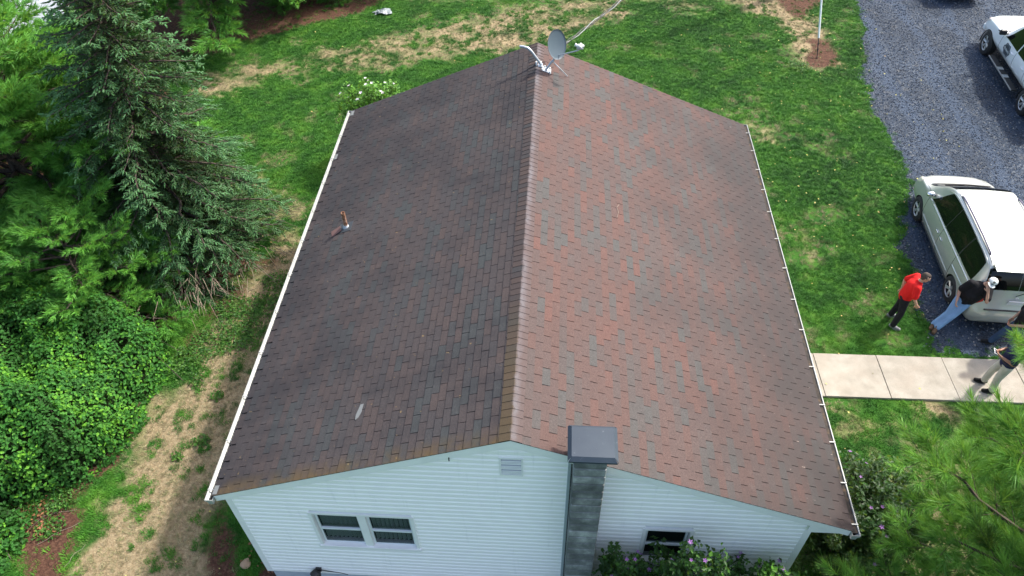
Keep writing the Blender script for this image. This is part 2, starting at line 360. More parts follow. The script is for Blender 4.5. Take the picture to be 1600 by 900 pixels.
def blade_proto(name, n, spread, h, w, m, seed, lean=0.5):
    g = np.random.default_rng(seed); V, F = [], []
    for i in range(n):
        a = g.random()*2*pi; r = spread*math.sqrt(g.random()); bx, by = r*cos(a), r*sin(a); hh = h*(0.55+0.6*g.random())
        d = g.random()*2*pi; l = lean*hh*(0.3+g.random()); ww = w*(0.7+0.6*g.random()); t = d+pi/2
        k = len(V); V += [(bx-ww*cos(t), by-ww*sin(t), 0), (bx+ww*cos(t), by+ww*sin(t), 0), (bx+l*.45*cos(d)+ww*.7*cos(t), by+l*.45*sin(d)+ww*.7*sin(t), hh*.62), (bx+l*.45*cos(d)-ww*.7*cos(t), by+l*.45*sin(d)-ww*.7*sin(t), hh*.62), (bx+l*1.1*cos(d), by+l*1.1*sin(d), hh*.95)]
        F += [(k, k+1, k+2, k+3), (k+3, k+2, k+4)]
    return mk(name, (V, F), m, link=False)
def b_grass(nt, b):
    n = NB(nt); P = n.geo(); mid = n.noise(P, 1.6, 4); big = n.noise(P, 0.28, 3)
    it = n.attr('itint', True)
    g0 = n.ramp(n.math('ADD', n.math('MULTIPLY', mid, 0.5), n.math('MULTIPLY', big, 0.5)), [(0.36, (0.013, 0.068, 0.006)), (0.48, (0.028, 0.118, 0.009)), (0.56, (0.046, 0.160, 0.011)), (0.66, (0.080, 0.205, 0.015))])
    g1 = n.mix(n.mrange(it, 0.0, 1.0), g0, n.ramp(n.noise(P, 2.3, 4, .6), [(0.35, (0.23, 0.18, 0.10)), (0.6, (0.36, 0.30, 0.18))]))
    oi = nt.nodes.new('ShaderNodeObjectInfo')
    c = n.mix(0.55, g1, n.ramp(oi.outputs['Random'], [(0.0, 0.36), (1.0, 0.68)]), 'OVERLAY')
    nt.links.new(c, b.inputs['Base Color']); b.inputs['Subsurface Weight'].default_value = 0.0
M_grass = mat('grass_blades', rough=0.6, spec=0.25, build=b_grass)
tuft = blade_proto('grass_tuft_proto', 18, 0.065, 0.040, 0.0035, M_grass, 5, 0.8)
tuft2 = blade_proto('grass_clump_proto', 20, 0.05, 0.055, 0.0045, M_grass, 6, 1.0)
N = 240000
px_ = RNG.uniform(-13.5, 15.5, N); py_ = RNG.uniform(-1.5, 27, N)
dr = dry_at(px_, py_); di = dirt_at(px_, py_); gs = gravel_sd(px_, py_)
house_in = (px_ > -4.75) & (px_ < 5.0) & (py_ > 0.1) & (py_ < 10.4)
onwalk = (px_ > 5.1) & (py_ > 4.76) & (py_ < 6.03)
onroad = inpoly(px_, py_, RP)
nz = fbm(px_, py_, 1.1, 60)
dens = np.where(gs > 0.02, np.clip(0.09-gs*0.25, 0.0, 1), 1.0)*(1-0.93*np.clip(di*1.2, 0, 1))
patchy = np.clip((dr+(nz-0.5)*1.9-np.clip((fbm(px_, py_, 3.6, 64, 3)-0.55)*9, 0, 1.2)-0.20)/0.30, 0, 1)
keepm = (RNG.random(N) < dens*(1-0.45*patchy)) & ~house_in & ~onwalk & ~onroad
tv = np.clip(patchy*(0.55+0.5*RNG.random(N)), 0, 1)
pp = np.stack([px_, py_, np.zeros(N)], 1)[keepm]; tv = tv[keepm]
M1 = np.arange(len(pp)) % 3 > 0
for msk, pr, nm, lb in ((M1, tuft, 'lawn_grass', 'short green and straw-dry lawn grass covering the yard'), (~M1, tuft2, 'lawn_clumps', 'longer coarse grass clumps growing through the lawn')):
    q = pp[msk]
    scatter(nm, q, pr, RNG.uniform(0.7, 1.35, len(q))*(1-0.35*tv[msk]), RNG.uniform(0, 6.28, len(q)), tintv=tv[msk], kind='stuff', label=lb, category='grass')

# loose stones over the driveway
def b_stone(nt, b):
    n = NB(nt); oi = nt.nodes.new('ShaderNodeObjectInfo')
    nt.links.new(n.ramp(oi.outputs['Random'], [(0, (0.010, 0.016, 0.026)), (0.45, (0.021, 0.037, 0.064)), (0.85, (0.052, 0.077, 0.116)), (0.97, (0.24, 0.24, 0.23))]), b.inputs['Base Color'])
M_stone = mat('loose_gravel_stone', rough=0.8, build=b_stone)
sp = mk('stone_proto', (np.array([(-.5,-.4,0),(.5,-.45,0),(.55,.4,0),(-.4,.5,0),(-.3,-.25,.5),(.3,-.2,.6),(.25,.3,.5),(-.3,.25,.55)])*0.035, [(0,1,5,4),(1,2,6,5),(2,3,7,6),(3,0,4,7),(4,5,6,7)]), M_stone, link=False)
N = 42000; sx = RNG.uniform(9, 19, N); sy = RNG.uniform(5.6, 27, N); gs = gravel_sd(sx, sy); k = (gs > -0.12)
q = np.stack([sx, sy, np.where(gs > 0, 0.006+np.clip(gs, 0, 1)*0.02, 0.0)], 1)[k]
scatter('loose_gravel', q, sp, RNG.uniform(0.4, 1.25, len(q)), RNG.uniform(0, 6.28, len(q)), kind='stuff', label='loose blue-grey gravel stones lying on the driveway', category='gravel')

# clover and broad-leaved weeds in the lawn
def b_leafmat(c0, c1, c2, hue=None):
    def f(nt, b):
        n = NB(nt); P = n.geo(); t = n.attr('tint')
        c = n.ramp(t, [(0.0, c0), (0.5, c1), (1.0, c2)])
        c = n.mix(0.35, c, n.ramp(n.noise(P, 9, 2), [(0.3, 0.3), (0.7, 0.7)]), 'OVERLAY')
        nt.links.new(c, b.inputs['Base Color'])
        # light passing through thin leaves
        tr = nt.nodes.new('ShaderNodeBsdfTranslucent'); ms = nt.nodes.new('ShaderNodeMixShader'); ms.inputs[0].default_value = 0.36
        nt.links.new(n.mix(0.5, c, (0.30, 0.45, 0.05), 'MIX'), tr.inputs[0])
        out = nt.nodes['Material Output']; nt.links.new(b.outputs[0], ms.inputs[1]); nt.links.new(tr.outputs[0], ms.inputs[2]); nt.links.new(ms.outputs[0], out.inputs['Surface'])
    return f
LEAFV = np.array([(0, 0, 0), (0.32, 0.35, 0.07), (0, 1, -0.05), (-0.32, 0.35, 0.07), (0, 0.5, -0.03)], float)-np.array([0, 0.4, 0])
LEAFF = np.array([(0, 1, 4), (1, 2, 4), (2, 3, 4), (3, 0, 4)])
def leaf_cloud(name, pos, nrm, size, m, parent=None, tint=None, **kw):
    R = rot_to(nrm, RNG.uniform(0, 2*pi, len(pos)))
    V, F = inst(LEAFV, LEAFF, pos, R, size)
    t = np.repeat(tint if tint is not None else RNG.random(len(pos)), len(LEAFV))
    return mk(name, (V, F), m, parent, tint=t, **kw)
M_weed = mat('weed_leaf', rough=0.5, spec=0.3, build=b_leafmat((0.02, 0.075, 0.012), (0.04, 0.13, 0.02), (0.09, 0.20, 0.03)))
def weedpts(cx, cy, r, n):
    a = RNG.random(n)*2*pi; q = r*np.sqrt(RNG.random(n))*(0.7+0.6*RNG.random(n))
    return np.stack([cx+q*np.cos(a), cy+q*np.sin(a), 0.02+0.08*RNG.random(n)], 1)
W = [(-6.9, 5.9, .45), (-7.2, 6.4, .5), (-6.7, 6.9, .5), (-6.6, 7.8, .35), (-7.7, 5.6, .5), (-8.1, 5.1, .45), (-7.5, 6.9, .4), (-5.9, 6.6, .45), (-6.0, 7.4, .5), (-9.3, 1.5, .3), (-9.25, .9, .28), (-9.9, 1.35, .25), (-7.6, 4.6, .2), (-7.0, 4.2, .16), (-6.95, 3.0, .18), (-7.3, 2.6, .12), (8.9, 19.0, .4), (-9.5, 9.9, .4)]
wp = np.concatenate([weedpts(x, y, r, int(2600*r*r)+30) for x, y, r in W]); nr = RNG.normal(0, 0.45, (len(wp), 3))+[0, 0, 1]
leaf_cloud('weeds', wp, nr, RNG.uniform(0.035, 0.085, len(wp)), M_weed, kind='stuff', label='low broad-leaved weeds spreading in patches over the dry lawn', category='weeds')
# yellow leaves dropped on the lawn
M_yleaf = mat('fallen_yellow_leaf', rough=0.7, build=lambda nt, b: nt.links.new(NB(nt).ramp(NB(nt).attr('tint'), [(0, (0.30, 0.26, 0.05)), (0.6, (0.42, 0.40, 0.12)), (1, (0.34, 0.19, 0.07))]), b.inputs['Base Color']))
N = 240; lx = np.concatenate([RNG.uniform(-9, 12, N), RNG.normal(9.5, 1.8, 200)]); ly = np.concatenate([RNG.uniform(-1, 25, N), RNG.uniform(8, 25, 200)])
k = ~((lx > -4.9) & (lx < 5.3) & (ly > 0) & (ly < 10.7)); lp = np.stack([lx, ly, 0.05+0.03*RNG.random(len(lx))], 1)[k]
leaf_cloud('fallen_leaves', lp, RNG.normal(0, 0.3, (len(lp), 3))+[0, 0, 1], RNG.uniform(0.03, 0.075, len(lp)), M_yleaf, kind='stuff', label='small yellow leaves dropped on the lawn', category='leaves')
# ------------------------------------------------------------------ house
HR = 5.30; HL = 10.59
KL, KR = 1.906/4.6224, 2.1002/5.0665
WLX, WRX = 4.6224, 5.0665
house = empty('house', (0, 0, 0), label='white sided house with a worn red-brown shingle gable roof', category='house')
def Rl(s, y, o=0.0):   # point on left slope: s metres down from ridge, offset o above plane
    c = 1/math.hypot(1, KL); return (-s*c-o*KL*c, y, HR-s*KL*c+o*c)
def Rr(s, y, o=0.0):
    c = 1/math.hypot(1, KR); return (s*c+o*KR*c, y, HR-s*KR*c+o*c)

def b_shingle(side):
    def f(nt, b):
        n = NB(nt); P = n.geo(); t = n.attr('tint'); xyz = n.sep(P)
        Ps = n.scalev(P, (1.0, 1.0, 1.0))
        gran = n.noise(P, 150, 2, 0.8); gr2 = n.noise(P, 40, 4, 0.7); blot = n.noise(P, 0.75, 4, 0.6); streak = n.noise(n.scalev(P, (0.35, 2.5, 0.35)), 1.6, 4, 0.6)
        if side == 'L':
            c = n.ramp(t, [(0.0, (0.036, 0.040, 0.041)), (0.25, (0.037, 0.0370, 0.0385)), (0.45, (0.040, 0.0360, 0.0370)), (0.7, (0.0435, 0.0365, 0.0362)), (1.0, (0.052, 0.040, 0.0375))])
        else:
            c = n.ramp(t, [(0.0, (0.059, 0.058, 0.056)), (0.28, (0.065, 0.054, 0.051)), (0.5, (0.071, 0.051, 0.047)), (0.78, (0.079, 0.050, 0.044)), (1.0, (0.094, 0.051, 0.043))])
        c = n.mix(0.8, c, n.ramp(gran, [(0.3, 0.27), (0.7, 0.73)]), 'OVERLAY')
        c = n.mix(0.6, c, n.ramp(gr2, [(0.3, 0.33), (0.7, 0.68)]), 'OVERLAY')
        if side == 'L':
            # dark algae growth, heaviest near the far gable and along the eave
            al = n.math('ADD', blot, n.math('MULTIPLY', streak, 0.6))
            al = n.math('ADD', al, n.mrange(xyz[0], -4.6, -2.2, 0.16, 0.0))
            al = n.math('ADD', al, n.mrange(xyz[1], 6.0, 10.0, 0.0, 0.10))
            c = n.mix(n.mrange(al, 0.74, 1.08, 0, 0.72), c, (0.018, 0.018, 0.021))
            # ochre lichen along the near rake
            li = n.math('MULTIPLY', n.mrange(xyz[1], 0.0, 0.30, 1, 0), n.mrange(n.noise(P, 3.0, 4, 0.65), 0.36, 0.58))
            c = n.mix(n.math('MULTIPLY', li, 0.75), c, (0.075, 0.052, 0.022))
            sp = n.math('MULTIPLY', n.mrange(n.noise(P, 12, 3), 0.70, 0.76), 0.5)
            c = n.mix(sp, c, (0.24, 0.17, 0.07))
        else:
            dk = n.math('ADD', n.mrange(xyz[0], 1.6, 5.0, 0.0, 0.85), n.math('MULTIPLY', n.math('SUBTRACT', blot, 0.5), 1.4))
            dk = n.math('ADD', dk, n.mrange(xyz[1], 2.0, 9.5, 0.0, 0.10))
            c = n.mix(n.mrange(dk, 0.12, 0.95, 0, 0.85), c, (0.034, 0.030, 0.030))
            wear = n.mrange(n.noise(P, 5, 5, 0.75), 0.60, 0.76, 0, 0.45)
            c = n.mix(wear, c, (0.098, 0.083, 0.080))
            mark = n.math('MULTIPLY', n.mrange(n.noise(n.scalev(P, (1, 3.0, 1)), 7, 3, 0.7), 0.70, 0.76), n.mrange(xyz[0], 3.0, 5.0))
            c = n.mix(mark, c, (0.33, 0.28, 0.24))
        nt.links.new(c, b.inputs['Base Color'])
        nt.links.new(n.bump(gran, 0.5, 0.004), b.inputs['Normal'])
    return f
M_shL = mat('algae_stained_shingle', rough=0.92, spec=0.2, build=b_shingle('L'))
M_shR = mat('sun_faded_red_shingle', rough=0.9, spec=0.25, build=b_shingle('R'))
M_deck = mat('dark_roof_felt', (0.022, 0.02, 0.02), 0.95, spec=0.1)
M_white = mat('white_painted_metal', (0.78, 0.78, 0.77), 0.45, build=lambda nt, b: (lambda n: nt.links.new(n.mix(n.mrange(n.noise(n.geo(), 2.2, 5, 0.65), 0.45, 0.8, 0, 0.4), (0.80, 0.80, 0.79), (0.56, 0.57, 0.56)), b.inputs['Base Color']))(NB(nt)))
roof = empty('roof', (0, 0, 0), parent=house)
deck = join([prism([(0, HR-0.012), (-WLX+0.01, HR-KL*WLX-0.008), (-WLX+0.01, HR-KL*WLX-0.045), (0, HR-0.10), (WRX-0.01, HR-KR*WRX-0.045), (WRX-0.01, HR-KR*WRX-0.008)], 0.047, HL-0.047)])
fix_normals(mk('deck', deck, M_deck, roof))
def tab_geo(R, s, y0, y1, up=0.157, thick=0.014, lift=0.0):
    """one shingle tab: butt edge s metres below the ridge, running up the slope"""
    s1 = max(s-up, 0.0)
    V = [R(s, y0, thick+lift), R(s, y1, thick+lift), R(s1, y1, 0.003), R(s1, y0, 0.003), R(s, y0, -0.002), R(s, y1, -0.002), R(s1, y1, -0.002), R(s1, y0, -0.002)]
    F = [(0, 1, 2, 3), (0, 4, 5, 1), (0, 3, 7, 4), (1, 5, 6, 2)]
    return V, F
def shingles(side):
    R = Rl if side == 'L' else Rr; Ls = 5.0 if side == 'L' else math.hypot(WRX, WRX*KR)
    TW = 0.3053; EX = 0.127; out = []
    rng = np.random.default_rng(21 if side == 'L' else 22); rows = int(Ls/EX)+1
    colr = rng.random((rows, 80))
    for k in range(rows):
        s = Ls-k*EX+0.012
        if s < 0.05: continue
        off = (k % 2)*TW/2+rng.normal(0, 0.006)
        j = -1
        run = 0; cur = 0.6
        while True:
            y0 = j*TW+off-0.02; y1 = y0+TW; j += 1
            if y0 > HL: break
            gap = 0.0045 if not (side == 'L' and k == 0) else 0.014
            a, b_ = max(y0+gap, 0.0), min(y1-gap, HL)
            if run <= 0:
                u = rng.random()
                cur = rng.uniform(0.0, 0.25) if u < (0.20 if side == 'R' else 0.20) else rng.uniform(0.38, 0.90); run = rng.integers(1, 3)
            run -= 1
            t = np.clip(cur+rng.normal(0, 0.07), 0, 1)
            if b_-a < 0.03: continue
            out.append((s, a, b_, t, rng.uniform(-0.0012, 0.003)))
    return R, out
CAMP = np.array(cam.matrix_world.translation)
for side, m in (('L', M_shL), ('R', M_shR)):
    R, L = shingles(side)
    d = [np.linalg.norm(np.array(R(s, (a+b)/2))-CAMP) for s, a, b, t, l in L]
    order = np.argsort(d); near = set(order[:150].tolist())
    parts, tv = [], []
    proto = {}
    for i, (s, a, b, t, l) in enumerate(L):
        if i in near:
            full = abs((b-a)-0.2963) < 0.002 and s > 0.17
            if full:
                key = int(t*12)
                if key not in proto:
                    V, F = tab_geo(R, s, a, b); o0 = np.array(R(s, (a+b)/2)); V = np.array(V)-o0
                    ob = mk('shingle', (V, F), m, roof, tint=[key/12+0.04]*8); proto[key] = ob
                else: ob = proto[key].copy(); COL.objects.link(ob)
                ob.location = Vector(R(s, (a+b)/2, l))
            else: mk('shingle', tab_geo(R, s, a, b, lift=l), m, roof, tint=[t]*8)
        else:
            parts.append(tab_geo(R, s, a, b, lift=l)); tv += [t]*8
    mk('shingle_field', join(parts), m, roof, tint=tv, kind='stuff')
# ridge caps
def b_cap(nt, b):
    n = NB(nt); P = n.geo(); x = n.sep(P)[0]; y = n.sep(P)[1]; t = n.attr('tint'); gran = n.noise(P, 150, 2, 0.8)
    c = n.ramp(t, [(0.0, (0.032, 0.034, 0.036)), (0.4, (0.038, 0.032, 0.032)), (1.0, (0.052, 0.038, 0.034))])
    c = n.mix(n.mrange(n.math('ADD', y, n.math('MULTIPLY', n.noise(P, 1.2, 3), 3.0)), 1.8, 4.6, 0.75, 0), c, (0.065, 0.047, 0.024))
    worn = n.math('ADD', x, n.math('MULTIPLY', n.math('SUBTRACT', n.noise(P, 9, 4, 0.7), 0.5), 0.12))
    c = n.mix(n.mrange(worn, -0.012, 0.03, 0, 0.85), c, n.ramp(n.noise(P, 2.4, 3), [(0.35, (0.088, 0.068, 0.068)), (0.65, (0.115, 0.108, 0.116))]))
    c = n.mix(n.mrange(worn, 0.045, 0.11, 0, 0.85), c, (0.072, 0.052, 0.048))
    c = n.mix(0.8, c, n.ramp(gran, [(0.3, 0.27), (0.7, 0.73)]), 'OVERLAY')
    nt.links.new(c, b.inputs['Base Color'])
M_cap = mat('ridge_cap_shingle', rough=0.9, spec=0.2, build=b_cap)
ncap = int(HL/0.127)+1
for i in range(ncap):
    y0 = i*0.127; y1 = min(y0+0.165, HL); w = 0.165+random.uniform(-.006, .006)
    a, z = 0.020, 0.013
    V = [Rl(w, y0, a+.002), (0, y0, HR+a+.002), Rr(w, y0, a+.002), Rl(w, y1, z), (0, y1, HR+z), Rr(w, y1, z), Rl(w, y0, 0.0), (0, y0, HR), Rr(w, y0, 0.0), Rl(w, y1, 0.0), Rr(w, y1, 0.0)]
    F = [(0, 1, 4, 3), (1, 2, 5, 4), (0, 6, 7, 1), (1, 7, 8, 2), (0, 3, 9, 6), (2, 8, 10, 5)]
    mk('ridge_cap', (V, F), M_cap, roof, tint=[random.random()**0.8]*11)
# gap where a tab tore off: bright backing strip
M_torn = mat('bare_torn_shingle_backing', (0.12, 0.13, 0.13), 0.8)
V = [Rl(2.615, .87, .019), Rl(2.625, .97, .019), Rl(2.60, 1.06, .019), Rl(2.585, 1.15, .018), Rl(2.525, 1.155, .016), Rl(2.53, 1.0, .016), Rl(2.565, .91, .017)]
mk('torn_tab', (np.array(V), [tuple(range(7))[::-1]]), M_torn, roof)
# patched grey corner tabs on the left eave
M_patch = mat('pale_replacement_shingle', (0.11, 0.12, 0.12), 0.85)
for (s, y0, y1) in ((4.98, 0.02, 0.17), (4.99, 8.55, 8.75), (4.98, 10.35, 10.55)):
    mk('patched_tab', tab_geo(Rl, s+.02, y0, y1, 0.11, 0.022), M_patch, roof)

# ---- walls: siding courses
X0, X1, Y0, Y1, ZB = -4.53, 4.55, 0.15, 10.44, 0.42
def roofz(x): return HR-(KL*-x if x < 0 else KR*x)
def b_siding(nt, b):
    n = NB(nt); P = n.geo()
    c = n.mix(n.mrange(n.noise(P, 0.9, 5, 0.6), 0.4, 0.75, 0, 0.35), (0.90, 0.885, 0.865), (0.84, 0.83, 0.82))
    c = n.mix(n.mrange(n.noise(n.scalev(P, (6, 6, 0.4)), 2.0, 4, 0.6), 0.6, 0.8, 0, 0.22), c, (0.46, 0.48, 0.48))
    nt.links.new(c, b.inputs['Base Color']); nt.links.new(n.bump(n.noise(n.scalev(P, (1, 1, 14)), 8, 2), 0.12, 0.002), b.inputs['Normal'])
M_side = mat('white_vinyl_siding', rough=0.5, spec=0.4, build=b_siding)
WIN = [(-3.31, 1.60, -1.60, 2.78), (2.03, 1.60, 2.83, 2.76)]   # x0,z0,x1,z1 on the near gable
def course(pa, pb, za, zb_, nrm, ya=0.0):
    """clapboard strip from point pa to pb (xy), bottom sticks out"""
    ax, ay = pa; bx, by = pb; nx, ny = nrm; o = 0.020; i_ = 0.003
    h = zb_-za; o = 0.030; i_ = 0.0
    V = []
    for q, zz in ((i_, za), (o, za+.004), (o-.001, za+h*.66), (o*.66, za+h*.78), (o*.18, za+h*.88), (i_, zb_)):
        V += [(ax+nx*q, ay+ny*q, zz), (bx+nx*q, by+ny*q, zz)]
    return V, [(2*k, 2*k+1, 2*k+3, 2*k+2) for k in range(5)]
CH = 0.127
def gable(y, ny, holes, name):
    parts = []
    z = ZB
    while z < HR-0.1:
        z1 = z+CH; zm = z1
        xl = max(X0, -(HR-0.06-zm)/KL); xr = min(X1, (HR-0.06-zm)/KR)
        if xr-xl > 0.1:
            segs = [(xl, xr)]
            for (a, c, b_, d) in holes:
                if z1 > c+0.02 and z < d-0.02:
                    ns = []
                    for s0, s1 in segs:
                        if a > s0 and b_ < s1: ns += [(s0, a+.03), (b_-.03, s1)]
                        else: ns.append((s0, s1))
                    segs = ns
            for s0, s1 in segs: parts.append(course((s0, y), (s1, y), z, z1, (0, ny)))
        z = z1
    # tapered infill under the rake so that the courses reach the soffit
    return parts
gp = gable(Y0, -1, WIN, 'near')+gable(Y1, 1, [], 'far')
for x, nx in ((X0, -1), (X1, 1)):
    z = ZB
    while z < 3.3: gp.append(course((x, Y0), (x, Y1), z, z+CH, (nx, 0))); z += CH
sid = join(gp)
mk('siding', sid, M_side, house, kind='stuff')
# wall core behind the siding (with real window openings on the near gable)
core = []
def gwall(y0, y1, holes):
    xs = sorted({X0, X1, 0.0, *[h[0]+.02 for h in holes], *[h[2]-.02 for h in holes]}); out = []
    for a, b_ in zip(xs[:-1], xs[1:]):
        hs = [h for h in holes if h[0]+.02 <= a+1e-6 and h[2]-.02 >= b_-1e-6]
        if hs:
            h = hs[0]; out.append(box(a, y0, ZB, b_, y1, h[1]+.03)); out.append(prism([(a, h[3]-.03), (b_, h[3]-.03), (b_, roofz(b_)-.06), (a, roofz(a)-.06)], y0, y1))
        else: out.append(prism([(a, ZB), (b_, ZB), (b_, roofz(b_)-.06), (a, roofz(a)-.06)], y0, y1))
    return out
core += gwall(Y0, Y0+.12, WIN)+gwall(Y1-.12, Y1, [])
core += [box(X0, Y0+.12, ZB, X0+.12, Y1-.12, 3.30), box(X1-.12, Y0+.12, ZB, X1, Y1-.12, 3.28)]
M_corew = mat('wall_board', (0.62, 0.65, 0.66), 0.8)
fix_normals(mk('wall', join(core), M_corew, house))
M_found = mat('painted_block_foundation', rough=0.8, build=lambda nt, b: (lambda n: nt.links.new(n.ramp(n.noise(n.geo(), 5, 4), [(0.3, (0.32, 0.37, 0.42)), (0.7, (0.45, 0.50, 0.54))]), b.inputs['Base Color']))(NB(nt)))
mk('foundation', box(X0+.03, Y0+.03, -0.2, X1-.03, Y1-.03, ZB), M_found, house)
mk('floor', box(X0+.13, Y0+.13, ZB, X1-.13, Y1-.13, ZB+.05), mat('interior_dark', (0.05, 0.045, 0.04), 0.9), house)
# corner trims, rake boards, frieze, soffits
for x0, x1, y0, y1 in ((X0-.028, X0+.085, Y0-.03, Y0+.004), (X0-.03, X0-.003, Y0-.027, Y0+.09), (X1-.085, X1+.028, Y0-.03, Y0+.004), (X1+.003, X1+.03, Y0-.027, Y0+.09), (X0-.03, X0+.085, Y1-.004, Y1+.03), (X1-.085, X1+.03, Y1-.004, Y1+.03)):
    mk('corner_trim', box(x0, y0, ZB-.02, x1, y1, 3.15 if x0 > 0 else 3.32, 0.004), M_white, house)
for yy, y2 in ((0.010, 0.040), (HL-.040, HL-.010)):
    for sgn, K, W in ((-1, KL, WLX), (1, KR, WRX)):
        t0, t1 = 0.012, 0.19
        po = [(0, HR-t0), (sgn*(W-.01), HR-K*(W-.01)-t0), (sgn*(W-.01), HR-K*(W-.01)-t1+.02), (0, HR-t1)]
        fix_normals(mk('rake_board', prism(po, yy, y2), M_white, house))
for y0, y1 in ((0.046, Y0), (Y1, HL-.046)):
    for sgn, K, W in ((-1, KL, WLX), (1, KR, WRX)):
        po = [(0, HR-.16), (sgn*(W-.02), HR-K*(W-.02)-.14), (sgn*(W-.02), HR-K*(W-.02)-.155), (0, HR-.175)]
        fix_normals(mk('soffit', prism(po, y0, y1), M_white, house))
for sgn, K in ((-1, KL), (1, KR)):   # frieze on the wall below the soffit
    po = [(0, HR-.17), (sgn*4.5, HR-K*4.5-.17), (sgn*4.5, HR-K*4.5-.25), (0, HR-.25)]
    fix_normals(mk('frieze', prism(po, Y0-.028, Y0-.0215), M_white, house))
# boxed eaves
zl = HR-KL*WLX; zr = HR-KR*WRX
mk('eave_box', box(-WLX+.012, 0.05, zl-.17, X0-.022, HL-.05, zl-.05), M_white, house)
mk('eave_box', box(X1+.022, 0.05, zr-.175, WRX-.014, HL-.05, zr-.05), M_white, house)
fix_normals(mk('eave_return', prism([(X1-.09, zr-.178), (WRX-.012, zr-.178), (WRX-.012, zr-.05), (X1+.30, zr+.05), (X1-.09, zr+.165)], 0.047, 0.06), M_white, house))
# ---- gutters
M_debris = mat('wet_leaf_debris', rough=0.9, build=lambda nt, b: nt.links.new(NB(nt).ramp(NB(nt).noise(NB(nt).geo(), 12, 4), [(0.35, (0.012, 0.011, 0.010)), (0.55, (0.035, 0.027, 0.02)), (0.8, (0.12, 0.07, 0.03))]), b.inputs['Base Color']))
M_gut = mat('weathered_white_gutter', rough=0.4, build=lambda nt, b: (lambda n: nt.links.new(n.mix(n.mrange(n.noise(n.geo(), 3, 5, 0.7), 0.48, 0.75, 0, 0.5), (0.30, 0.31, 0.29), (0.17, 0.18, 0.16)), b.inputs['Base Color']))(NB(nt)))
for sgn, W, ze, nm in ((-1, WLX, zl, 'L'), (1, WRX, zr, 'R')):
    g = empty('gutter', (sgn*(W+.0), 0, ze-.03), parent=house)
    prof = [(0.0, 0.0), (0.0, -.11), (.075, -.115), (.085, -.06), (.118, -.045), (.122, 0.0), (.108, 0.0), (.106, -.004)]
    inner = [(.103, -.006), (.110, -.038), (.080, -.052), (.070, -.106), (.005, -.102), (.005, 0.0)]
    ring = prof+inner; n_ = len(ring); V = []
    for y in (-.05, HL+.04):
        for a, c in ring: V.append((sgn*a, y, c))
    F = [(i, (i+1) % n_, n_+(i+1) % n_, n_+i) for i in range(n_)]
    fix_normals(mk('trough', (V, F), M_gut, g))
    for y0, y1 in ((-.056, -.049), (HL+.039, HL+.046)):
        fix_normals(mk('end_cap', prism([(sgn*a, c) for a, c in prof[:6]], y0, y1), M_gut, g))
    if nm == 'R':
        mk('debris', box(.006, 0.0, -.10, .100, HL, -.020), M_debris, g)
    else:
        mk('debris', box(-.078, 0.0, -.10, -.008, HL, -.085), M_debris, g)
    k = 0; y = 0.12
    while y < HL:
        V, F = box(sgn*-.01 if sgn > 0 else -.125, y, .002, .125 if sgn > 0 else .01, y+.018, .009)
        mk('gutter_strap', (V, F), M_gut, g); y += (0.78 if nm == 'R' else 0.92)+random.uniform(-.09, .09); k += 1

# ---- windows
M_glass = bpy.data.materials.new('window_glass'); M_glass.use_nodes = True
_nt = M_glass.node_tree; _b = _nt.nodes['Principled BSDF']; _b.inputs['Base Color'].default_value = (0.02, 0.03, 0.03, 1); _b.inputs['Roughness'].default_value = 0.04
_t = _nt.nodes.new('ShaderNodeBsdfTransparent'); _t.inputs[0].default_value = (0.8, 0.86, 0.86, 1); _ms = _nt.nodes.new('ShaderNodeMixShader'); _ms.inputs[0].default_value = 0.30
_nt.links.new(_t.outputs[0], _ms.inputs[1]); _nt.links.new(_b.outputs[0], _ms.inputs[2]); _nt.links.new(_ms.outputs[0], _nt.nodes['Material Output'].inputs['Surface'])
M_blind = mat('pale_vertical_blind', (0.62, 0.63, 0.60), 0.8)
M_screen = mat('insect_screen', (0.05, 0.055, 0.055), 0.6)
M_sash = mat('white_window_sash', (0.70, 0.74, 0.76), 0.4)
def sash(win, x0, x1, z0, z1, blind):
    sh = empty('sash', ((x0+x1)/2, Y0, z0), parent=win)
    def bx(*a, **k): V, F = box(*a, **k); return V-np.array([(x0+x1)/2, Y0, z0]), F
    zm = z0+(z1-z0)*0.47; w = .035; ya, yb = Y0+.02, Y0+.055
    fr = [bx(x0, ya, z0, x0+w, yb, z1), bx(x1-w, ya, z0, x1, yb, z1), bx(x0+w, ya, z0, x1-w, yb, z0+w), bx(x0+w, ya, z1-w, x1-w, yb, z1), bx(x0+w, ya-.012, zm-.022, x1-w, yb, zm+.022)]
    mk('rail', join(fr), M_sash, sh)
    mk('pane', bx(x0+w, ya+.018, zm+.022, x1-w, ya+.022, z1-w), M_glass, sh)
    mk('pane', bx(x0+w, ya+.008, z0+w, x1-w, ya+.012, zm-.022), M_glass, sh)
    if blind:
        sl = []; x = x0+w
        while x < x1-w: sl.append(xf(box(-.032, 0, z0+w, .032, .004, z1-w), (x+.03, Y0+.10, 0), (0, 0, .55))); x += .075
        V, F = join(sl); mk('blind', (V-np.array([(x0+x1)/2, Y0, z0]), F), M_blind, sh)
    return sh
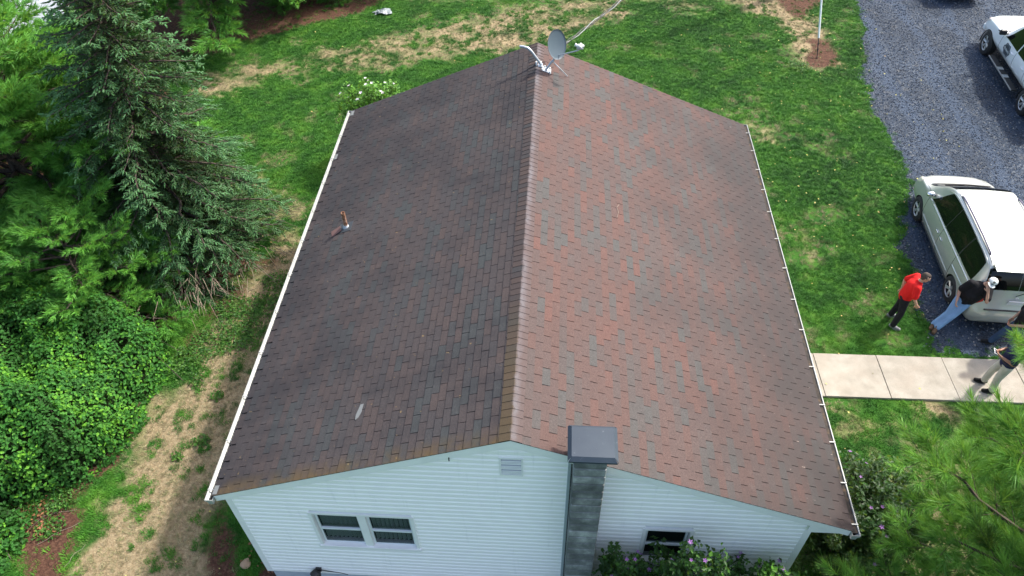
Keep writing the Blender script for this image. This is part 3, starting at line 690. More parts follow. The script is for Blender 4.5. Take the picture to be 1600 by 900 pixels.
def window(x0, z0, x1, z1, n, lbl, blinds):
    w = empty('window', (0, 0, 0), parent=house, label=lbl)
    cs = .055; yo = Y0-.042
    mk('frame', join([box(x0, yo, z0, x0+cs, Y0+.09, z1), box(x1-cs, yo, z0, x1, Y0+.09, z1), box(x0+cs, yo, z1-cs, x1-cs, Y0+.09, z1)]), M_white, w)
    mk('sill', box(x0-.02, yo-.02, z0-.035, x1+.02, Y0+.09, z0+.045, .006), M_white, w)
    a, b_ = x0+cs+.012, x1-cs-.012; mw = .13 if n == 2 else 0
    wd = ((b_-a)-mw*(n-1))/n
    for i in range(n): sash(w, a+i*(wd+mw), a+i*(wd+mw)+wd, z0+.05, z1-cs-.01, blinds[i])
    if n == 2: mk('mullion', box(a+wd+.002, yo+.012, z0+.05, a+wd+mw-.002, Y0+.09, z1-cs-.004), M_white, w)
    return w
window(*WIN[0], 2, 'wide twin window left of the chimney with four dark panes', (True, True))
window(*WIN[1], 1, 'single window half hidden behind the flowering bush', (False,))
# ---- gable vent
v = empty('gable_vent', (-.01, Y0, 4.44), parent=house)
M_ventw = mat('grey_vent_louvre', (0.36, 0.38, 0.40), 0.5)
mk('frame', join([box(-.17, -.04, -.24, -.145, -.002, .24), box(.145, -.04, -.24, .17, -.002, .24), box(-.145, -.04, .215, .145, -.002, .24), box(-.145, -.04, -.24, .145, -.002, -.215)]), M_white, v)
mk('screen', box(-.145, -.006, -.215, .145, -.003, .215), M_screen, v)
for i in range(13): mk('slat', xf(box(-.144, -.018, -.002, .144, .018, .002), (0, -.022, -.2+i*.033), (radians(48), 0, 0)), M_ventw, v)
# ---- outdoor lamp head on the gable (unlit)
M_blackm = mat('black_metal', (0.015, 0.014, 0.014), 0.45)
lf = empty('wall_lamp', (-3.56, Y0-.02, 0.62), parent=house)
mk('bracket', box(-.05, -.05, -.05, .05, 0.0, .05, .006), M_blackm, lf)
mk('lamp_shade', xf(lathe([(0.03, 0), (.09, .04), (.10, .13), (.085, .15), (0, .15)], 16), (0.02, -.05, 0.0), (radians(105), 0, radians(-40))), M_blackm, lf)
mk('cable', tube([(.04, -.02, -.05), (.16, -.012, -.10), (.34, -.012, -.13), (.5, -.012, -.2)], .008, 6), M_blackm, lf)
# small hook under the rake
mk('hook', tube([(-.86, .016, 4.80), (-.86, .0, 4.77), (-.86, .0, 4.73)], .009, 6), M_blackm, house)
# ---- chimney of stacked concrete blocks
def b_block(nt, b):
    n = NB(nt); P = n.geo(); t = n.attr('tint'); g = n.noise(P, 3.2, 5, 0.62); st = n.noise(n.scalev(P, (3.0, 3.0, .8)), 2.0, 4, 0.65)
    c = n.ramp(g, [(0.3, (0.075, 0.082, 0.082)), (0.5, (0.15, 0.16, 0.16)), (0.7, (0.30, 0.315, 0.31))])
    c = n.mix(n.mrange(st, 0.50, 0.72, 0, 0.6), c, (0.085, 0.09, 0.09))
    c = n.mix(0.5, c, n.ramp(t, [(0, 0.22), (1, 0.78)]), 'OVERLAY')
    nt.links.new(c, b.inputs['Base Color']); nt.links.new(n.bump(n.noise(P, 60, 4, 0.7), 0.5, 0.006), b.inputs['Normal'])
M_block = mat('weathered_grey_block', rough=0.92, spec=0.2, build=b_block)
M_mortar = mat('dirty_mortar', (0.12, 0.125, 0.12), 0.95)
chim = empty('chimney', (1.06, -.06, 0), parent=house)
CW, CY0, CY1, CT = .215, -.21, .20, 5.27
cz = 0.0; i = 0
while cz < CT-.05:
    h = min(.193, CT-cz)
    mk('block', box(-CW, CY0, cz+.008, CW, CY1, cz+h-.008, .016), M_block, chim, tint=[((i*37) % 11)/10]*0 or None)
    cz += h+.004; i += 1
for ch in chim.children:
    a = ch.data.attributes.new('tint', 'FLOAT', 'POINT'); a.data.foreach_set('value', np.full(len(ch.data.vertices), random.random(), np.float32))
mk('mortar', box(-CW+.012, CY0+.012, -.1, CW-.012, CY1-.012, CT-.01), M_mortar, chim)
mk('flue', xf(lathe([(.10, 0), (.10, .10), (.085, .10), (.085, 0)], 20), (0, 0, CT)), mat('sooty_clay_flue', (0.10, 0.06, 0.045), 0.9), chim)
M_capm = mat('slate_blue_sheet_metal', rough=0.55, metal=0.0, spec=0.3, build=lambda nt, b: (lambda n: nt.links.new(n.mix(n.mrange(n.noise(n.geo(), 11, 5, 0.75), 0.62, 0.72, 0, 0.25), n.ramp(n.noise(n.geo(), 2.5, 4), [(0.3, (0.022, 0.034, 0.050)), (0.7, (0.032, 0.046, 0.062))]), (0.30, 0.33, 0.36)), b.inputs['Base Color']))(NB(nt)))
cap = empty('chimney_cap', (0.02, 0.0, CT+.13), parent=chim)
w, d_, s_ = .325, .275, .05
V = [(-w+s_, -d_+s_, .05), (w-s_, -d_+s_, .05), (w-s_, d_-s_, .05), (-w+s_, d_-s_, .05)]; F = [(0, 1, 2, 3)]
cor = [(-w, -d_), (w, -d_), (w, d_), (-w, d_)]
def skirt(i, j, e):
    k = len(V); (ax, ay), (bx, by) = cor[i], cor[j]; dx, dy = (bx-ax), (by-ay); L_ = math.hypot(dx, dy); dx, dy = dx/L_*e, dy/L_*e
    V.extend([(V[i][0], V[i][1], .0495), (V[j][0], V[j][1], .0495), (bx-dx, by-dy, 0), (ax+dx, ay+dy, 0), (bx-dx, by-dy, -.03), (ax+dx, ay+dy, -.03)]); F.extend([(k, k+3, k+2, k+1), (k+3, k+5, k+4, k+2)])
for i in range(4): skirt(i, (i+1) % 4, .012)
ct = mk('cap_plate', (V, F), M_capm, cap); md = ct.modifiers.new('thick', 'SOLIDIFY'); md.thickness = .004
for a, c in ((-.16, -.185), (.0, -.19), (.16, .16), (-.16, .16), (0, .16), (.16, -.185)):
    mk('cap_leg', box(a-.016, c-.004, -.20, a+.016, c+.004, .045), M_blackm, cap)
# metal flashing channel and seam between chimney and siding
mk('chimney_flashing', box(1.06-CW-.055, Y0-.10, 0.3, 1.06-CW-.012, Y0-.018, 4.72, .004), mat('grey_flashing_strip', (0.36, 0.41, 0.45), 0.5), house)
mk('chimney_flashing', box(1.06-CW-.012, Y0-.03, 0.3, 1.06-CW-.002, Y0-.006, 4.72), M_blackm, house)
# ---- plumbing vent with flashing on the left slope
M_rust = mat('rusty_galvanised_pipe', rough=0.7, metal=0.3, build=lambda nt, b: nt.links.new(NB(nt).ramp(NB(nt).noise(NB(nt).geo(), 14, 4, 0.7), [(0.35, (0.10, 0.04, 0.02)), (0.5, (0.30, 0.15, 0.08)), (0.68, (0.48, 0.44, 0.40))]), b.inputs['Base Color']))
pv = empty('vent_pipe', Rl(4.0, 5.8, 0), parent=house)
mk('pipe', xf(lathe([(.042, -.05), (.042, .40), (.034, .40), (.034, .1), (0, .1)], 18)), M_rust, pv)
mk('collar', xf(lathe([(.070, .0), (.062, .040), (.048, .075), (.044, .075)], 20), (-.0, 0, 0)), mat('pale_lead_collar', (0.34, 0.38, 0.41), 0.5), pv)
th = math.atan(KL)
mk('flange', xf(box(-.17, -.14, .014, .15, .14, .020), (0, 0, 0), (0, -th, 0)), mat('dark_flashing_sheet', (0.028, 0.034, 0.04), 0.6), pv)
mk('loose_flap', xf(box(-.12, -.07, 0, .12, .07, .008, .002), (-.20, -.07, -.045), (0.10, -th-.16, .25)), mat('lifted_brown_shingle', (0.13, 0.07, 0.06), 0.9), pv)
# twig and small debris on the roof
M_twig = mat('dry_twig', (0.22, 0.19, 0.15), 0.9)
def twig(pts, lbl):
    o = mk('twig', tube(pts, .0035, 5), M_twig, label=lbl, category='twig'); return o
twig([Rr(1.80, 5.35, .022), Rr(1.83, 5.5, .03), Rr(1.80, 5.62, .024), Rr(1.86, 5.75, .02)], 'thin bent pale twig lying on the middle of the red roof slope')
# ---- satellite dish and its mast at the far end of the ridge
M_dish = mat('grey_dish_paint', (0.075, 0.105, 0.13), 0.45); M_galv = mat('galvanised_steel', (0.36, 0.39, 0.42), 0.35, metal=0.5); M_lnb = mat('white_plastic', (0.62, 0.64, 0.62), 0.4)
M_bolt = M_lnb
dish = empty('satellite_dish', (0.22, 9.55, 5.22), label='grey oval satellite dish on the far end of the ridge', category='satellite dish')
foot = [box(-.10, -.10, -.01, .12, .11, .015, .003)]
mk('base_plate', xf(foot[0], rot=(0, th, 0)), M_galv, dish)
mk('mast', tube([(0.0, 0, 0), (0.03, -.01, .05), (.10, .02, .15), (.17, .05, .22), (.19, .06, .34)], .024, 12), M_galv, dish)
dn = Vector((0.62, -0.62, 0.28)).normalized(); dc = Vector((.21, .05, .58))
prof = [(r*.30, .03*(r*r)) for r in np.linspace(0, 1, 8)]; prof[0] = (1e-5, 0)
ring = prof+[(.303, .036), (.300, .024)]+[(r*.30, .03*(r*r)-.008) for r in np.linspace(.96, 0, 7)]
ring[-1] = (1e-5, -.008)
V, F = lathe(ring, 36); V = V*np.array([.86, 1.06, 1.0]); q = dn.to_track_quat('Z', 'Y')
Mq = np.array(q.to_matrix()); mk('reflector', (V@Mq.T+np.array(dc), F), M_dish, dish, smooth=True)
mk('back_bracket', xf(box(-.05, -.05, -.1, .05, .05, -.005, .006), dc, tuple(q.to_euler())), M_galv, dish)
low = dc-Vector((0, 0, 1))*.25+dn*.02
tipp = Vector((.72, -.12, .60))
mk('feed_arm', tube([dc-Vector((0, 0, .26))-dn*.03, low+dn*.06, tipp-Vector((.03, 0, .06)), tipp], .013, 8), M_galv, dish)
lnb = empty('receiver', tipp, parent=dish)
for dx, dy in ((-.055, .03), (.0, .0), (.045, .05)):
    ax = -dn; V, F = lathe([(.012, -.05), (.028, -.04), (.028, .02), (.036, .05), (.034, .055), (0, .055)], 14)
    qq = Vector((-.7, .5, .2)).to_track_quat('Z', 'Y').to_matrix(); mk('receiver_horn', (V@np.array(qq).T+np.array((dx, dy, .03)), F), M_lnb, lnb, smooth=True)
mk('receiver_bracket', box(-.07, -.02, -.03, .07, .04, .0, .005), M_galv, lnb)
mk('brace', tube([(.14, .03, .2), (.30, -.02, .06), (.48, .02, -.16)], .011, 8), M_galv, dish)
mk('cable', tube([(.02, .02, .05), (-.04, .22, .06), (-.10, .32, .02), (-.16, .5, .06)], .008, 6), M_blackm, dish)
for a, c in ((-.08, -.08), (.09, -.08), (.09, .09), (-.02, .09)): mk('bolt', xf(lathe([(.016, 0), (.016, .03), (0, .035)], 8), (a, c, .015-.4*a)), M_bolt, dish)
ms = empty('antenna_mast', (0.06, 9.62, 5.27), label='bare bent steel antenna mast pointing left beside the dish', category='mast')
mk('base_plate', box(-.09, -.08, -.01, .09, .08, .03, .004), M_galv, ms)
mk('tube', tube([(.06, -.03, .05), (-.06, .0, .20), (-.16, .03, .33), (-.24, .05, .40), (-.34, .07, .42), (-.42, .08, .42)], .030, 14, cap=False), M_galv, ms, smooth=True)
for a in (-.05, .05): mk('clamp', box(a-.015, -.06, .02, a+.015, .04, .1, .004), M_lnb, ms)
# ------------------------------------------------------------------ trees and bushes
M_bark = mat('grey_brown_bark', rough=0.95, spec=0.1, build=lambda nt, b: (lambda n: (nt.links.new(n.ramp(n.noise(n.scalev(n.geo(), (1, 1, .3)), 14, 4, 0.7), [(0.3, (0.030, 0.024, 0.020)), (0.6, (0.085, 0.068, 0.055)), (0.8, (0.15, 0.125, 0.105))]), b.inputs['Base Color']), nt.links.new(n.bump(n.noise(n.geo(), 30, 3), .6, .02), b.inputs['Normal'])))(NB(nt)))
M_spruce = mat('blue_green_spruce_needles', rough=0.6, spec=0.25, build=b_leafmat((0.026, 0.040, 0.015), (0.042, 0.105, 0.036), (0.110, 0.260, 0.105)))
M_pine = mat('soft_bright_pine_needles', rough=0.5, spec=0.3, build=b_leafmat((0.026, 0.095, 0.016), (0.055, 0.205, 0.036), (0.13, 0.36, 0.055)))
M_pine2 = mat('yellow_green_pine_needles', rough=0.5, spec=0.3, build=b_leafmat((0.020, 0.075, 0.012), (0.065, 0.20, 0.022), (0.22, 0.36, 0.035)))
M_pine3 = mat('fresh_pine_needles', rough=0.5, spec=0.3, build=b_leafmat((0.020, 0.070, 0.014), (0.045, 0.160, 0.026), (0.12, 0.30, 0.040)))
M_dead = mat('bare_dead_twigs', (0.16, 0.125, 0.095), 0.95)

def needle_plume(n, L, twig, w, seed, ang=(0.35, 1.15)):
    """soft pine shoot along +z: long needles fanning forward; thin triangles"""
    g = np.random.default_rng(seed); V, F = [], []
    for i in range(n):
        z0 = twig*(g.random()**0.8); a = g.random()*2*pi; t = g.uniform(*ang)*(1.0-0.55*z0/twig); l = L*g.uniform(0.75, 1.1)
        d = np.array([sin(t)*cos(a), sin(t)*sin(a), cos(t)]); s = np.cross(d, g.normal(size=3)); s /= np.linalg.norm(s)
        b0 = np.array([0, 0, z0]); tip = b0+d*l+np.array([0, 0, -0.0])
        k = len(V); V += [b0+s*w*.5+d*l*.06, b0-s*w*.5+d*l*.06, tip]; F.append((k, k+1, k+2))
    return np.array(V), np.array(F)
def spruce_shoot(n, L, r, seed):
    g = np.random.default_rng(seed); V, F = [], []
    for i in range(n):
        z0 = L*(i+.5)/n; a = g.random()*2*pi; t = g.uniform(0.7, 1.05) if z0 < L*.85 else g.uniform(.1, .6); l = r*g.uniform(.8, 1.25)
        d = np.array([sin(t)*cos(a), sin(t)*sin(a), cos(t)]); s = np.cross(d, [0, 0, 1.]); s /= np.linalg.norm(s)+1e-9
        b0 = np.array([0, 0, z0]); k = len(V); V += [b0+s*r*.32, b0-s*r*.32, b0+d*l]; F.append((k, k+1, k+2))
    # needle-clad core
    m = 4; k = len(V)
    for zz, rr in ((0, r*.42), (L*.85, r*.5)):
        for j in range(m): V.append(np.array([rr*cos(2*pi*j/m), rr*sin(2*pi*j/m), zz]))
    for i in range(1):
        for j in range(m):
            j2 = (j+1) % m; a_, b_, c_, d_ = k+i*m+j, k+i*m+j2, k+(i+1)*m+j2, k+(i+1)*m+j; F += [(a_, b_, c_), (a_, c_, d_)]
    return np.array(V), np.array(F)
PL = [needle_plume(40, .13, .15, .0130, s) for s in range(4)]
PLN = [needle_plume(70, .125, .11, .0050, s+40, (0.35, 1.35)) for s in range(4)]
SP = [spruce_shoot(8, .095, .034, s+10) for s in range(4)]
def foliage(name, protos, pos, dirs, size, tint, m, parent, **kw):
    Vs, Fs, Ts, off = [], [], [], 0; idx = RNG.integers(0, len(protos), len(pos))
    for i, (PV, PF) in enumerate(protos):
        q = idx == i
        if not q.any(): continue
        V, F = inst(PV, PF, pos[q], rot_to(dirs[q], RNG.uniform(0, 6.28, q.sum())), size[q])
        Vs.append(V); Fs.append(F+off); off += len(V); Ts.append(np.repeat(tint[q], len(PV)))
    return mk(name, (np.concatenate(Vs), np.concatenate(Fs)), m, parent, tint=np.clip(np.concatenate(Ts), 0, 1), **kw)
def tubes_mesh(segs, n=5):
    """segs: list of (p0,p1,r0,r1) -> one mesh"""
    P0 = np.array([s[0] for s in segs]); P1 = np.array([s[1] for s in segs]); R0 = np.array([s[2] for s in segs]); R1 = np.array([s[3] for s in segs])
    R = rot_to(P1-P0, np.zeros(len(segs))); a = np.arange(n)*2*pi/n; c = np.stack([np.cos(a), np.sin(a), 0*a], 1)
    ring = np.einsum('nij,kj->nki', R, c); V = np.concatenate([P0[:, None]+ring*R0[:, None, None], P1[:, None]+ring*R1[:, None, None]], 1).reshape(-1, 3)
    k = np.arange(n); k2 = (k+1) % n; f = np.stack([k, k2, k2+n, k+n], 1); F = (f[None]+(np.arange(len(segs))*2*n)[:, None, None]).reshape(-1, 4); return V, F

def conifer(name, base, H, Rb, z0, whorl, nb, kind, m, protos, lean=(0, 0), droop=0.25, rise=0.0, size=1.0, step=0.16, tw=0.5, az=None, shape=0.85, trunk_r=0.16, tint0=0.5, seed=1, dens=1.0, dead=0.0, lowcut=None, extra=(), **props):
    g = np.random.default_rng(seed); t = empty(name, base, **props)
    def axis(z): f = z/H; return np.array([lean[0]*f*f*1.0+lean[0]*f*.3, lean[1]*f*f+lean[1]*f*.3, z])
    zz = np.linspace(0, H, 12); mk('trunk', tube([axis(z) for z in zz], [trunk_r*(1-.93*z/H)+.012*(z < .1) for z in zz], 10), M_bark, t, smooth=True)
    limb, P, D, S, T = [], [], [], [], []
    z = z0; w = 0
    while z < H*.985:
        f = (z-z0)/(H-z0); L0 = Rb*(1-f)**shape*(0.92+.16*g.random())+.12
        n_ = max(3, int(nb*(1-.35*f))); a0 = g.random()*6.28; ex = [e for e in extra if z <= e[1] < z+whorl*.72]; n0 = n_; n_ += len(ex)
        for j in range(n_):
            a = a0+2*pi*j/n_+g.normal(0, .22)
            if az is not None and not az(a % (2*pi), z): continue
            L = L0*g.uniform(.72, 1.06)
            if j >= n0: a, _, L = ex[j-n0]
            zb = z+g.uniform(-.15, .15)*whorl; up = rise+0.35*f+g.normal(0, .07)
            N = max(3, int(L/step)); pts = []
            for i in range(N+1):
                q = i/N; r = L*q; pts.append(axis(zb)+np.array([cos(a)*r, sin(a)*r, r*up-droop*L*q*q*(1-f*.8)+(.10*L*max(0, q-.7) if kind == 'spruce' else .12*L*max(0, q-.6))]))
                a += g.normal(0, .025)
            pts = np.array(pts); rr = (.012+.016*L)*np.linspace(1, .25, N+1)
            for i in range(N): limb.append((pts[i], pts[i+1], rr[i], rr[i+1]))
            start = .12 if kind == 'spruce' else .30
            for i in range(1, N+1):
                q = i/N
                if q < start: continue
                fw = pts[i]-pts[i-1]; fw /= np.linalg.norm(fw)
                side = np.cross(fw, [0, 0, 1.]); side /= np.linalg.norm(side)
                bl = tw*L*(1-q*.55)*min(1, (q-start)*2.6+.3)*.55+.10
                bright = tint0+(.70 if kind == 'spruce' else .45)*(q-.62)+g.normal(0, .10)  # paler tips, darker inner needles: shade of the gaps put into the tint
                for sg in (-1, 1):
                    if g.random() > dens: continue
                    d = fw*g.uniform(.55, .95)+side*sg*g.uniform(.7, 1)+np.array([0, 0, g.uniform(-.30, .02) if kind == 'spruce' else g.uniform(-.05, .3)]); d /= np.linalg.norm(d)
                    M = max(2, int(bl/(.062 if kind == 'spruce' else .115))); limb.append((pts[i], pts[i]+d*bl, .006, .003))
                    for k in range(1, M+1):
                        u = k/M; p = pts[i]+d*bl*u
                        for s2 in ((-1, 1) if k < M else (0,)):
                            dd_ = d*.8+np.cross(d, [0, 0, 1.])*s2*g.uniform(.5, 1.0)+g.normal(0, .18, 3)+np.array([0, 0, (-.22 if kind == 'spruce' else .22)*g.random()])
                            P.append(p); D.append(dd_); S.append(size*g.uniform(.75, 1.2)); T.append(bright+.28*(u-.6)+g.normal(0, .12))
                if kind == 'spruce':
                    P.append(pts[i]); D.append(fw+g.normal(0, .3, 3)); S.append(size); T.append(bright)
            P.append(pts[-1]); D.append(fw); S.append(size*1.1); T.append(bright+.2)
        z += whorl*(1-.25*f)*(.9+.2*g.random()); w += 1
    for i in range(6): P.append(axis(H-.1*i)); D.append(np.array([0, 0, 1.])+g.normal(0, .3, 3)*(i > 0)); S.append(size); T.append(.8)
    P = np.array(P); D = np.array(D); S = np.array(S); T = np.array(T)
    if lowcut is not None: ok = P[:, 2] > lowcut; P, D, S, T = P[ok], D[ok], S[ok], T[ok]
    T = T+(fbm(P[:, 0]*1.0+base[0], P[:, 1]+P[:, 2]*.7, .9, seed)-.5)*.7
    mk('branches', tubes_mesh(limb), M_bark, t, kind='stuff')
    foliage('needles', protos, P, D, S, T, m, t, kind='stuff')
    return t, len(P)
counts = {}
_, counts['spruce'] = conifer('spruce_tree', (-9.55, 9.1, 0), 10.6, 2.95, .35, .32, 9, 'spruce', M_spruce, SP, lean=(.9, -.2), droop=.40, rise=.04, size=1.0, step=.16, tw=.46, shape=1.2, tint0=.47, seed=3,
    label='tall blue-green spruce with drooping branches left of the house', category='tree')
_, counts['pineA'] = conifer('pine_tree', (-13.3, 9.4, 0), 7.0, 4.2, .9, .46, 9, 'pine', M_pine, PL, droop=.10, rise=.12, size=1.6, step=.26, tw=.6, shape=.58, tint0=.85, seed=5,
    label='broad bright green pine at the left edge beside the spruce', category='tree', group=None) if False else conifer('pine_tree', (-13.3, 9.4, 0), 7.0, 4.2, .9, .46, 9, 'pine', M_pine, PL, droop=.10, rise=.12, size=1.6, step=.26, tw=.6, shape=.58, tint0=.85, seed=5,
    label='broad bright green pine at the left edge beside the spruce', category='tree')
_, counts['pineB'] = conifer('pine_tree', (-10.7, 6.6, 0), 3.0, 2.1, .3, .36, 7, 'pine', M_pine, PL, droop=.12, rise=.10, size=1.25, step=.22, tw=.6, shape=.6, trunk_r=.06, tint0=.75, seed=8,
    label='low bright green pine between the spruce and the leafy hedge', category='tree')
_, counts['pineC'] = conifer('pine_tree', (-12.9, 22.3, 0), 9.5, 4.5, 2.2, .55, 8, 'pine', M_pine, PL, droop=.22, rise=.0, size=2.0, step=.42, tw=.55, shape=.6, trunk_r=.24, tint0=.62, seed=12,
    label='pine with a bare dark trunk standing in the brown mulch behind the lawn', category='tree')
_, counts['pineD'] = conifer('pine_tree', (-8.9, 25.7, 0), 7.5, 3.0, .5, .42, 7, 'pine', M_pine, PL, droop=.22, rise=.02, size=1.6, step=.34, tw=.55, shape=.6, trunk_r=.16, tint0=.22, seed=15,
    label='dark low-branched pine at the right end of the mulch bed', category='tree')
_, counts['pineE'] = conifer('pine_tree', (-17.6, 9.6, 0), 4.6, 2.8, .6, .55, 7, 'pine', M_pine, PL, droop=.12, rise=.06, size=1.9, step=.34, tw=.6, shape=.65, tint0=.5, seed=18,
    label='pine at the far left near the road, mostly beyond the frame', category='tree')
_, counts['near'] = conifer('pine_tree', (8.3, -1.2, 0), 9.5, 3.15, 2.2, .58, 8, 'pine', M_pine3, PLN, droop=.05, rise=.10, size=1.75, step=.27, tw=.46, shape=.38, trunk_r=.17, tint0=.74, seed=22, dens=.85, extra=((radians(131), 6.5, 2.35),), label='airy pine close to the camera in front of the right house corner', category='tree')

# ---- leafy hedge of vines and shrubs on the left
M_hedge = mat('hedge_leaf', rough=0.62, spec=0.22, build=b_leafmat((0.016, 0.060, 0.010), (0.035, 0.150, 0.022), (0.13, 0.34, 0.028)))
HP = [(-8.45, 5.0), (-8.35, 3.6), (-8.75, 2.5), (-9.1, 1.9), (-9.9, 1.55), (-10.9, 1.1), (-15, 0), (-16.5, 4), (-15.5, 7.0), (-12.4, 7.2), (-10.9, 6.6), (-9.3, 6.0)]
HP2 = [(-9.75, 0.35), (-9.95, 1.05), (-10.6, 1.25), (-12.5, 1.0), (-12.5, -2.5), (-10.4, -2.5), (-9.9, -1.0)]
def mound(name, poly, hmax, n, ls, m, label, seed, soft=1.1, core_c=(0.012, 0.02, 0.008), yel=0.10, category='bush', **kw):
    P = np.array(poly); lo, hi = P.min(0)-.4, P.max(0)+.4; t = empty(name, (float(P[:, 0].mean()), float(P[:, 1].mean()), 0), label=label, category=category)
    o = np.array([P[:, 0].mean(), P[:, 1].mean(), 0])
    def hgt(X, Y):
        d = np.where(inpoly(X, Y, poly), 1, -1)*edist(X, Y, poly)+(fbm(X, Y, 1.4, seed)-.5)*.8
        q = np.clip(d/soft, 0, 1); base = hmax*np.sqrt(np.clip(1-(1-q)**2, 0, 1)); return base*(.45+.95*fbm(X, Y, .75, seed+5, 3))+(fbm(X, Y, 2.4, seed+9, 2)-.5)*.85*q, d
    X = RNG.uniform(lo[0], hi[0], n*2); Y = RNG.uniform(lo[1], hi[1], n*2); h, d = hgt(X, Y); e = .05
    hx = (hgt(X+e, Y)[0]-h)/e; hy = (hgt(X, Y+e)[0]-h)/e; sl = np.sqrt(1+np.minimum(hx*hx+hy*hy, 16))
    ok = (d > -.06) & (RNG.random(len(X)) < np.maximum(sl/3.2, (d < .4)*1.0)); X, Y, h, hx, hy, d = [q[ok] for q in (X, Y, h, hx, hy, d)]
    dep = RNG.random(len(X))**2*.28; N_ = np.stack([-hx, -hy, np.ones_like(hx)], 1); N_ /= np.linalg.norm(N_, axis=1, keepdims=True)
    pos = np.stack([X, Y, h], 1)-N_*dep[:, None]+RNG.normal(0, .035, (len(X), 3)); pos[:, 2] = np.maximum(pos[:, 2], .03)
    eb = d < .38; pos[:, 2] = np.where(eb & (RNG.random(len(X)) < .8), pos[:, 2]*RNG.random(len(X))**.8+.03, pos[:, 2])
    nr = N_*.9+RNG.normal(0, .38, pos.shape)+[0, 0, .55]
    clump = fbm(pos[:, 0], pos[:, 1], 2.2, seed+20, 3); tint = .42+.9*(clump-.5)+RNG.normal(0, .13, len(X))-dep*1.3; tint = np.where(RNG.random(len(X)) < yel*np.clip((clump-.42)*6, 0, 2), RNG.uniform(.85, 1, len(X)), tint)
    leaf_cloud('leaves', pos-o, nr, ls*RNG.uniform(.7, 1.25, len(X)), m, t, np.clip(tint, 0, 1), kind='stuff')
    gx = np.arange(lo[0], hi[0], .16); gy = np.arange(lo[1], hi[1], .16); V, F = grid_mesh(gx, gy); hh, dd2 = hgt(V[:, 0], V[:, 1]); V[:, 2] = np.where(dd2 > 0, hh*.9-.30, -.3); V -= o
    V[:, 2] = np.minimum(V[:, 2], np.clip(dd2-.12, 0, 9)*2.2-.05); kf = (dd2[F] > .05).all(1); mk('inner_shade_sheet', (V, F[kf]), mat(name+'_inner_shade', core_c, 1.0, spec=0.0), t, kind='stuff')  # near-black sheet below the leaves stands in for the shade inside
    st = []
    for i in range(90):
        j = RNG.integers(0, len(pos)); p1 = pos[j]-o; p0 = np.array([p1[0]+RNG.normal(0, .3), p1[1]+RNG.normal(0, .3), max(0.0, p1[2]-.9)]); st.append((p0, p1+[0, 0, .05], .012, .005))
    mk('stems', tubes_mesh(st), M_bark, t, kind='stuff'); return t
mound('hedge', HP, 1.9, 95000, .088, M_hedge, 'big leafy green vine-covered hedge at the left edge of the dry lawn', 4)
mound('hedge', HP2, .75, 9000, .10, M_hedge, 'small leafy shrub in the bottom left corner below the big hedge', 14, soft=.7, yel=.25)
# ---- flowering bushes
M_fpurple = mat('purple_hibiscus_petal', rough=0.6, build=lambda nt, b: nt.links.new(NB(nt).ramp(NB(nt).attr('tint'), [(0, (0.17, 0.06, 0.24)), (1, (0.27, 0.14, 0.34))]), b.inputs['Base Color']))
M_fpink = mat('pale_pink_petal', rough=0.6, build=lambda nt, b: nt.links.new(NB(nt).ramp(NB(nt).attr('tint'), [(0, (0.62, 0.50, 0.62)), (1, (0.75, 0.70, 0.74))]), b.inputs['Base Color']))
def flower_proto():
    V, F = [], []
    for i in range(5):
        a = 2*pi*i/5; k = len(V); V += [(0, 0, 0), (.55*cos(a-.5), .55*sin(a-.5), .30), (1.0*cos(a), 1.0*sin(a), .34), (.55*cos(a+.5), .55*sin(a+.5), .30)]; F.append((k, k+1, k+2)); F.append((k, k+2, k+3))
    return np.array(V, float), np.array(F)
FLO = flower_proto()
M_rose = mat('dark_shrub_leaf', rough=0.5, spec=0.35, build=b_leafmat((0.010, 0.034, 0.008), (0.017, 0.064, 0.012), (0.095, 0.25, 0.025)))
